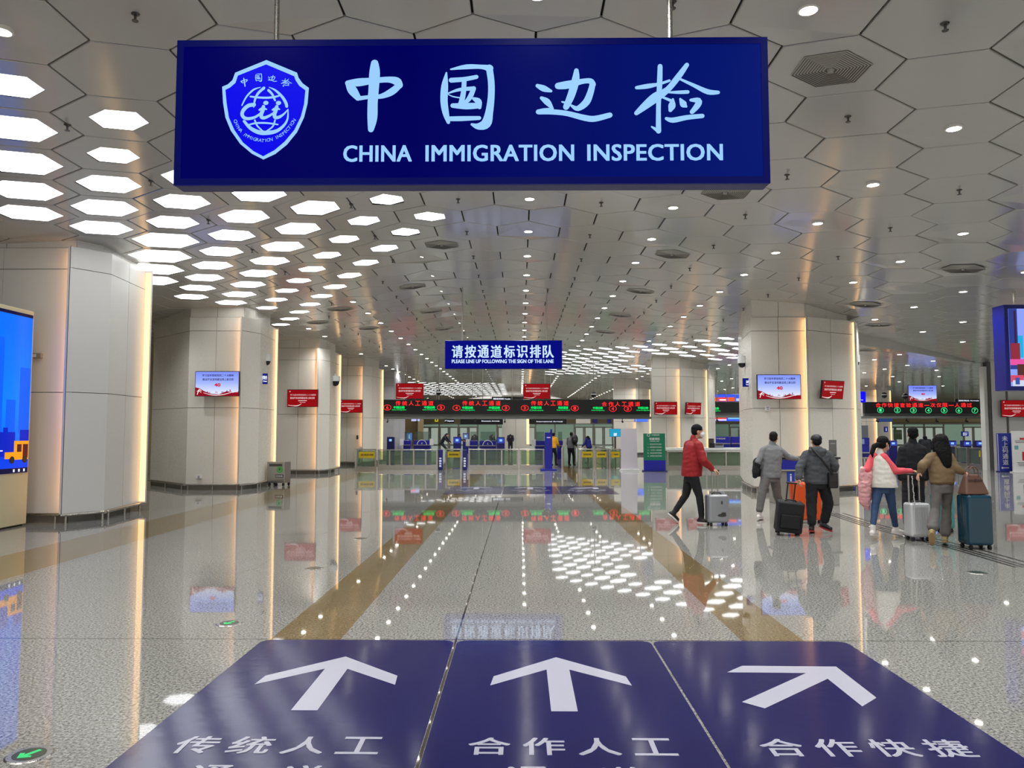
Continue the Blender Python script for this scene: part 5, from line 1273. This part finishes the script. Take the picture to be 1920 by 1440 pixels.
    fused('hair', h, .008 if fine else .014, c.get('hair_m', M_HAIR), body, 2, .004, o, 30)
    if hair == 'cap':
        k = MB().ell(hc + hu * .055 * s - hf * .005 * s, (.09 * s, .106 * s, .075 * s), M).loft([(hc + hu * .03 * s - hf * .005, .092 * s, .108 * s), (hc + hu * .06 * s - hf * .005, .092 * s, .108 * s)], math.atan2(hr_.y, hr_.x))
        k.ell(hc + hu * .045 * s + hf * .12 * s, (.07 * s, .06 * s, .012 * s), M)
        fused('cap', k, .008, M_BLACK, body, 2, 0, o)
    if mask: mask_on(body, J['head'], hfwd, o, s)
    return body

def joints(Y, d): return {k: P(v[0], v[1], Y + (v[2] if len(v) > 2 else 0)) for k, v in d.items()}
def ground(J, z=.045):
    for q in 'lr':
        if J['t' + q].z < z: J['t' + q].z = z
        if 'heel' + q in J and J['heel' + q].z < z: J['heel' + q].z = z
    return J
M_REDJ = mat('red_jacket_cloth', (150, 14, 22), .6, bump=.2, bscale=30); M_BLKP = mat('black_trouser_cloth', (18, 19, 24), .8, bump=.2)
M_GREYS = mat('grey_sweater_knit', (128, 130, 132), .9, bump=.3, bscale=80); M_GREYP = mat('grey_trouser_cloth', (108, 107, 104), .85, bump=.2)
M_CHAR = mat('charcoal_jacket_cloth', (72, 76, 80), .8, bump=.3); M_CREAMS = mat('cream_sweatshirt', (226, 222, 212), .85, bump=.2)
M_CORAL = mat('coral_sleeve', (232, 88, 98), .8, bump=.2); M_JEAN = mat('blue_jeans', (46, 70, 104), .85, bump=.3, bscale=90)
M_INKC = mat('black_coat_cloth', (14, 15, 22), .85, bump=.2); M_KHAKI = mat('khaki_jacket_cloth', (120, 98, 68), .65, bump=.25)
M_KHAKID = mat('khaki_rib_band', (84, 64, 36), .8); M_GRYL = mat('grey_slacks', (96, 92, 90), .85, bump=.2)
M_SHB = mat('black_shoe', (24, 22, 24), .5); M_SHW = mat('white_shoe', (222, 218, 212), .5); M_SHBG = mat('beige_trainer', (150, 132, 88), .6); M_SOLE = mat('pale_sole', (212, 206, 200), .6); M_SOLER = mat('red_edged_sole', (150, 40, 40), .6)

Y1 = 14.3
J = ground(joints(Y1, dict(head=(1308, 810), neck=(1301, 824), sr=(1309, 833, -.17), sl=(1290, 833, .17), er=(1319, 864, -.24), wr=(1335.5, 879.5, -.16), el=(1287, 862, .26), wl=(1291, 884, .24),
    hr=(1300, 894, -.09), hl=(1293, 894, .09), kr=(1311.5, 931, -.08), ar=(1315.5, 968, -.08), tr=(1322, 977, -.12), heelr=(1311, 976, -.06), kl=(1286, 928, .1), al=(1266.5, 957, .1), tl=(1270, 974, .13), heell=(1258, 963, .1))))
person('person in a red jacket and white mask, striding and pushing a silver suitcase', (P(1296, 900, Y1).x, Y1, 0), J, (1, .3), (1, .02), .2,
       dict(top=M_REDJ, hem=P(1300, 893, Y1).z, rx=(.2, .205, .2), ry=(.19, .19, .17), legs=M_BLKP, leg_r=(.098, .066, .05), shoe=M_SHB, sole=M_SOLE, collar=True, sleeve_r=(.085, .075, .05)), 'short', 1.08,
       {'r': ((.75, -.1, -.35), (-.3, .2, -1), .8)}, mask=True)
Y2 = 15.06
J = ground(joints(Y2, dict(head=(1450.5, 821.5), neck=(1448, 832.5), sl=(1431, 843), sr=(1462, 843), el=(1421.5, 866, -.03), wl=(1424, 884, .16), er=(1479, 857, .05), wr=(1495, 860, 0), hl=(1437, 894), hr=(1453, 894),
    kl=(1428.5, 926, -.05), al=(1424, 957, -.08), tl=(1429, 970, .08), heell=(1422, 969, -.1), kr=(1457, 928, .1), ar=(1466, 955, .3), tr=(1472, 965, .45), heelr=(1466, 964, .28))))
person('person in a grey sweater and grey trousers with a black jacket over one arm', (P(1446, 900, Y2).x, Y2, 0), J, (.25, 1), (.5, 1), .19,
       dict(top=M_GREYS, top_name='sweater', hem=P(1446, 896, Y2).z, rx=(.195, .19, .2), ry=(.14, .14, .14), legs=M_GREYP, leg_r=(.105, .085, .07), shoe=M_SHW, sole=M_SOLE, collar=True, hair_m=mat('brown_black_hair', (22, 17, 15), .75, bump=.4, spec=.25)), 'greying', .98, {'r': ((1, 0, -.1), (0, .3, -1), .5)})
Y3 = 13.1
J = ground(joints(Y3, dict(head=(1530.6, 828), neck=(1530, 842), sl=(1512, 851), sr=(1551, 851), el=(1499.5, 877, -.05), wl=(1497, 897, -.12), er=(1565.5, 873, -.02), wr=(1560, 891, .06), hl=(1522, 905), hr=(1542, 905),
    kl=(1521.5, 944), al=(1522, 980, -.04), tl=(1523, 993, .16), heell=(1521, 992, -.06), kr=(1553, 943, .05), ar=(1546, 976, .1), tr=(1557, 991, -.02), heelr=(1541, 984, .12))))
person('person in a black cap and charcoal hooded jacket pulling a black suitcase', (P(1531, 900, Y3).x, Y3, 0), J, (.1, 1), (.1, 1), .2,
       dict(top=M_CHAR, hem=P(1531, 904, Y3).z, rx=(.215, .215, .21), ry=(.15, .155, .15), legs=M_BLKP, leg_r=(.11, .09, .075), shoe=M_SHB, sole=M_SOLER, hood=True, band=M_CHAR, sleeve_r=(.085, .074, .056), wr=.01), 'cap', 1.0, {'l': ((-.05, -.1, -1), (1, 0, 0), 1.0)})
Y4 = 12.46
J = ground(joints(Y4, dict(head=(1657, 832), neck=(1650, 849), sl=(1635.5, 859, .04), sr=(1658, 857, -.06), er=(1678.5, 883, -.1), wr=(1709, 883, .0), el=(1625, 881, 0), wl=(1632, 896, .2), hl=(1648, 912, .05), hr=(1667, 914),
    kl=(1641, 948), al=(1637, 986, -.1), tl=(1643, 1000, .03), heell=(1635, 999, -.12), kr=(1673, 952, .06), ar=(1679, 987, .2), tr=(1692, 998, .2), heelr=(1677, 995, .2))))
person('person with a ponytail in a cream sweatshirt with coral sleeves and jeans, wearing a mask', (P(1655, 900, Y4).x, Y4, 0), J, (.45, 1), (1, .32), .165,
       dict(top=M_CREAMS, top_name='sweatshirt', sleeve=M_CORAL, hem=P(1655, 914, Y4).z, rx=(.205, .19, .17), ry=(.16, .15, .13), legs=M_JEAN, leg_r=(.09, .062, .046), shoe=M_SHW, sole=M_SOLE, collar=True, sleeve_r=(.07, .062, .045)), 'tail', .98, {'r': ((1, .05, -.15), (0, 0, -1), .7)}, mask=True)
Y5 = 13.4
J = ground(joints(Y5, dict(head=(1711.5, 815), neck=(1711, 828.5), sl=(1693, 843), sr=(1730, 843), el=(1689, 872), wl=(1690, 897, .1), er=(1737, 872), wr=(1735, 897, .1), hl=(1703, 900), hr=(1721, 900), kl=(1701, 946), al=(1702, 983), tl=(1702, 991, .2), heell=(1702, 990, -.05),
    kr=(1724, 946, .05), ar=(1725, 983, .1), tr=(1726, 991, .28), heelr=(1725, 990, .04))))
person('tall person in a black coat walking away between the two women', (P(1711, 900, Y5).x, Y5, 0), J, (.05, 1), (.35, 1), .18,
       dict(top=M_INKC, top_name='coat', hem=P(1711, 898, Y5).z, rx=(.21, .205, .2), ry=(.16, .16, .15), legs=M_BLKP, leg_r=(.1, .08, .065), shoe=M_SHB, sole=M_SHB, collar=True, sleeve_r=(.084, .078, .06)), 'short', 1.06)
Y6 = 11.7
J = ground(joints(Y6, dict(head=(1763.5, 830), neck=(1763, 848), sl=(1745, 856), sr=(1780, 855), el=(1730.5, 873), wl=(1725, 885, .1), er=(1790, 878, -.05), wr=(1805, 886, -.06), hl=(1757, 912), hr=(1776, 912),
    kl=(1753.5, 956, -.03), al=(1749, 990, -.22), tl=(1747.5, 1016, -.12), heell=(1747, 997, -.3), kr=(1774.5, 955, .06), ar=(1772.5, 1000, .02), tr=(1771, 1013, .2), heelr=(1772, 1012, -.04))))
person('person with long black hair in a khaki jacket, one hand on a brown handbag', (P(1764, 900, Y6).x, Y6, 0), J, (.12, 1), (.05, 1), .165,
       dict(top=M_KHAKI, hem=P(1764, 905, Y6).z, rx=(.175, .185, .165), ry=(.13, .135, .125), legs=M_GRYL, leg_r=(.092, .068, .082), shoe=M_SHBG, sole=mat('tan_sole', (168, 140, 96), .7), band=M_KHAKID, collar=True, sleeve_r=(.08, .074, .05), wr=.01), 'long', .97,
       {'r': ((.9, -.1, -.25), (0, 0, -1), .8), 'l': ((-.5, -.2, -.7), (1, 0, 0), .6)})

# what they carry and pull
def suitcase(label, x0, x1, ytop, ybot, Y, m, depth, rotz=0.0, lean=0.0, handle=None, ribs=0, hm=None, soft=False, stickers=None, hrod=.012):
    p, q = P(x0, ybot, Y), P(x1, ytop, Y); w = q.x - p.x; h = q.z
    t = thing('suitcase', label, 'suitcase', ((p.x + q.x) / 2, Y + depth / 2, 0), rotz)
    if lean: t.rotation_euler = (lean[0], lean[1], rotz)
    W = w / 2; D = depth / 2; wh = .06
    MB().box(-W, W, -D, D, wh, h).build('shell', m, t, smooth=False, bevel=.045 if not soft else .03, seg=4)
    if ribs:
        g = MB()
        for i in range(ribs):
            x = -W + .06 + (2 * W - .12) * i / (ribs - 1); g.box(x - .008, x + .008, -D - .012, D + .012, wh + .05, h - .05)
        g.build('rib', m, t, bevel=.003, seg=1)
    else:
        MB().box(-W - .002, W + .002, -.008, .008, wh + .02, h - .02).box(-W + .05, W - .05, -.008, .008, wh - .002, h + .002).build('zip_seam', M_STEELD, t)
    if soft: MB().box(-W + .05, W - .05, -D - .03, -D, wh + .08, wh + (h - wh) * .62).build('front_pocket', m, t, bevel=.02, seg=2)
    for x in (-W + .05, W - .05):
        for y in (-D + .05, D - .05):
            c = MB().tube((x - .018, y, .03), (x + .018, y, .03), .03, n=14); c.box(x - .01, x + .01, y - .014, y + .014, .03, wh + .012); c.build('wheel', M_BLACK, t)
    if handle:
        hx, hz = handle; hy = D - .06
        MB().tube((-hx, hy, h - .02), (-hx, hy, hz), hrod, n=8).tube((hx, hy, h - .02), (hx, hy, hz), hrod, n=8).build('handle_rod', hm or M_STEEL, t)
        MB().cap((-hx - .015, hy, hz), (hx + .015, hy, hz), .016, .016, 10, 3).build('grip', M_BLACK, t, smooth=True)
    MB().path([(-.09, 0, h), (-.07, 0, h + .025), (.07, 0, h + .025), (.09, 0, h)], .011).build('top_handle', M_BLACK, t, smooth=True)
    if stickers:
        g = MB()
        for (cx_, cz_, rx_, rz_) in stickers: disc(g, cx_, cz_, rx_, rz_, -D - .002, 9)
        g.build('sticker', M_STEELD, t)
    return t
hz1 = P(1340, 882, Y1).z
suitcase('silver grey suitcase with dark stickers pushed by the red jacket person', 1328, 1366.5, 928, 983, 14.0, mat('silver_suitcase', (150, 152, 156), .3, metal=.25), .26, .12, handle=(.055, hz1 - .0), stickers=[(.05, .2, .085, .03), (.08, .235, .05, .02), (.05, .43, .018, .035)])
suitcase('black soft suitcase leaning on its wheels, pulled by the person in the cap', 1457, 1503, 940, 1002, 12.75, mat('black_suitcase_fabric', (13, 13, 16), .7, bump=.3), .26, -.12, lean=(.12, .1), handle=(.06, P(1498, 905, 12.9).z + .0), hm=M_BLACK, soft=True)
suitcase('bright orange suitcase behind the person in the black cap', 1490, 1541, 905, 974, 14.4, mat('orange_suitcase', (222, 82, 22), .35), .28, .1, handle=(.09, P(1500, 896, 14.6).z), hm=mat('orange_handle', (214, 84, 30), .4))
suitcase('white ribbed suitcase with raised handle pushed by the coral sleeved person', 1709, 1746, 944, 1008, 12.15, mat('white_suitcase', (206, 208, 210), .25, metal=.3), .26, .03, handle=(.085, P(1715, 890, 12.3).z), ribs=11, hrod=.014)
suitcase('turquoise suitcase half hidden behind the khaki jacket person', 1760, 1791, 926, 995, 13.2, mat('turquoise_suitcase', (70, 140, 136), .35), .3, -.1, ribs=6)
suitcase('large dark teal suitcase with the brown handbag on top at right', 1818, 1862, 929, 1025, 11.3, mat('teal_suitcase', (7, 56, 74), .22, coat=.3), .32, .0, ribs=0)
t = thing('key_chain', 'pale chain hanging from the handle of the white suitcase', 'chain', tuple(P(1710, 893, 12.1))); g = MB()
for i in range(14): g.ell((.004 * math.sin(i * 1.7) + .0022 * i, 0, -.012 - .032 * i), (.009, .008, .019))
g.build('links', mat('pearl_chain', (206, 200, 196), .3), t, smooth=True)
# brown handbag
p = P(1824, 929.5, 11.35); t = thing('handbag', 'brown leather handbag with two handles standing on the teal suitcase', 'handbag', (p.x + .08, 11.47, p.z + .012), .1); M_BAG = mat('brown_leather', (104, 74, 62), .45, bump=.15, bscale=120)
vs = [(-.235, -.11, 0), (.235, -.11, 0), (.235, .11, 0), (-.235, .11, 0), (-.165, -.035, .31), (.125, -.035, .31), (.125, .035, .31), (-.165, .035, .31)]
vs = [(a * .8, b, c * .95) for a, b, c in vs]
MB().add(vs, [(0, 3, 2, 1), (4, 5, 6, 7), (0, 1, 5, 4), (1, 2, 6, 5), (2, 3, 7, 6), (3, 0, 4, 7)]).build('body', M_BAG, t, bevel=.025, seg=3)
for y in (-.04, .04): MB().path([(-.09, y, .26), (-.085, y, .36), (-.04, y, .41), (.02, y, .41), (.055, y, .36), (.06, y, .26)], .0085).build('handle', M_BAG, t, smooth=True)
MB().box(-.12, .095, -.078, -.068, .2, .225).box(-.02, .0, -.082, -.07, .19, .235).build('strap', mat('dark_leather', (74, 50, 42), .5), t)
# cross-body bag
p = P(1559, 901, Y3 - .14); t = thing('crossbody_bag', 'black crossbody bag hanging at the hip of the person in the cap', 'bag', tuple(p))
MB().box(-.06, .1, -.05, .05, -.13, .14).build('body', M_BLACK, t, bevel=.025, seg=3); MB().box(-.045, .085, -.056, -.05, -.02, .1).build('flap', mat('bag_flap_black', (30, 30, 33), .5), t, bevel=.003)
sp_ = [P(1561, 889, Y3 - .2), P(1549, 872, Y3 - .215), P(1537, 857, Y3 - .2), P(1523, 842, Y3 - .12), P(1519, 839, Y3 - .02)]
g = MB(); o = Vector(p)
for a, b in zip(sp_, sp_[1:]): g.cap(a - o, b - o, .021, .021, 10, 3)
s_ = fused('strap', g, .008, M_BLACK, t, 2)
# black jacket over the grey sleeve
o = P(1419.5, 880, Y2); t = thing('folded_jacket', 'black jacket hanging over the arm of the grey sweater person', 'jacket', tuple(o)); g = MB()
for a, b, r0, r1 in (((1421, 864, .0), (1417, 884, .0), .07, .075), ((1417, 884, 0), (1416, 892, .03), .075, .055), ((1423, 868, .1), (1421, 888, .14), .07, .06), ((1419, 866, .05), (1418, 886, .08), .08, .07)):
    g.cap(P(a[0], a[1], Y2 + a[2]) - o, P(b[0], b[1], Y2 + b[2]) - o, r0, r1)
fused('cloth', g, .011, M_BLKP, t, 4, .012)
# pink coat over the arm
o = P(1624, 915, Y4); t = thing('draped_coat', 'pale pink padded coat draped over the left arm of the coral sleeved person', 'coat', tuple(o)); g = MB(); M_PNK = mat('pink_padded_cloth', (226, 164, 166), .7, bump=.3, bscale=14)
for a, b, r0, r1 in (((1627, 888, .02), (1621, 910, .06), .075, .1), ((1621, 910, .06), (1621, 938, .1), .1, .09), ((1621, 938, .1), (1627, 954, .12), .085, .04), ((1630, 892, .15), (1626, 930, .18), .08, .09), ((1618, 880, .0), (1618, 896, .05), .04, .07)):
    g.cap(P(a[0], a[1], Y4 + a[2]) - o, P(b[0], b[1], Y4 + b[2]) - o, r0, r1)
fused('cloth', g, .011, M_PNK, t, 4, .014, wscale=14)
MB().cap(P(1617, 879, Y4 + .04) - o, P(1620, 886, Y4 + .1) - o, .04, .03).build('collar', M_CREAMS, t, smooth=True)

# people far away among the counters
def far_person(label, px, head_py, Y, fwd, top, legs, H=1.7, hair='short', lean=0.0, sit=False, arm=0.0, s=1.0):
    c = P(px, head_py, Y); hz = c.z - .11; x, y = c.x, Y; f, r, u = frame_of(fwd); k = H / 1.7
    z0 = hz - 1.58 * k + (.42 if sit else 0)
    z0 = max(z0, -.02 if not sit else -.5)
    def j(a, b, zz): return Vector((x, y, 0)) + r * a + f * b + u * (zz * (hz / (1.58 * k)) if False else z0 + zz * k)
    L = lean
    J = dict(head=Vector((x, y, hz)) , neck=j(0, -.03 - L * .1, 1.42), sl=j(-.17, -.03 - L * .1, 1.37), sr=j(.17, -.03 - L * .1, 1.37), el=j(-.23, .02, 1.1), er=j(.23, .02, 1.1), wl=j(-.2, .2 + arm, .98 + arm * .4), wr=j(.2, .2 + arm, .98 + arm * .4),
             hl=j(-.09, -.1 - L * .3, .9), hr=j(.09, -.1 - L * .3, .9))
    if sit: J.update(kl=j(-.1, .32, .88), kr=j(.1, .32, .88), al=j(-.1, .34, .5), ar=j(.1, .34, .5), tl=j(-.1, .5, .46), tr=j(.1, .5, .46), heell=j(-.1, .3, .46), heelr=j(.1, .3, .46))
    else: J.update(kl=j(-.1, -.04, .48), kr=j(.1, .04, .48), al=j(-.1, -.1, .09), ar=j(.1, .04, .09), tl=j(-.1, .08, .045), tr=j(.1, .22, .045), heell=j(-.1, -.12, .045), heelr=j(.1, .02, .045))
    return person(label, (x, y, max(0, z0)), J, fwd, fwd, .175, dict(top=top, hem=J['hl'].z - .02, rx=(.19, .18, .185), ry=(.14, .14, .14), legs=legs, shoe=M_SHB, sole=M_SHB, collar=True), hair, .98 * k, fine=False)
M_UNI = mat('dark_uniform', (20, 22, 34), .8); M_YELC = mat('yellow_coat', (226, 160, 20), .7); M_BLUC = mat('blue_dress', (26, 30, 140), .7); M_GRYC = mat('grey_black_top', (86, 86, 90), .8)
far_person('person in a yellow coat right of the tall blue post', 1038, 812, 38.5, (.5, 1), M_YELC, M_UNI)
far_person('person with a black backpack waiting right of the yellow coat', 1071.5, 811, 38.5, (.5, 1), M_GRYC, M_UNI)
o = P(1077.5, 824, 38.3); t = thing('backpack', 'black backpack on the waiting person right of the yellow coat', 'backpack', tuple(o)); MB().ell((0, 0, 0), (.17, .13, .26)).build('body', M_BLACK, t, smooth=True); MB().ell((.02, -.1, -.06), (.11, .06, .12)).build('pocket', M_BLACK, t, smooth=True)
far_person('person with long hair in a blue dress at the lanes right of the backpack', 1101.5, 818, 41, (-.8, .6), M_BLUC, M_UNI, 1.62, 'long')
far_person('standing officer in dark uniform bending over lane five', 838, 813, 52, (.9, -.2), M_UNI, M_UNI, lean=1.0)
far_person('standing officer in dark uniform behind the lane four kiosk', 861.5, 814, 54, (.8, -.3), M_UNI, M_UNI, arm=.2)
far_person('officer with white collar behind the counter of lane four', 890, 815, 50, (-.5, -1), M_UNI, M_UNI, arm=.15)
far_person('officer in dark uniform bending behind the lane three counter', 923, 815, 50, (.7, -.6), M_UNI, M_UNI, arm=.2)
far_person('person in dark clothes standing between lane three and the middle', 957, 816, 56, (0, -1), M_UNI, M_UNI, hair='long')
far_person('person in black standing at the gates between the two women', 1734, 818, 30, (.3, 1), M_UNI, M_UNI)
bpy.data.scenes.remove(SCRATCH)
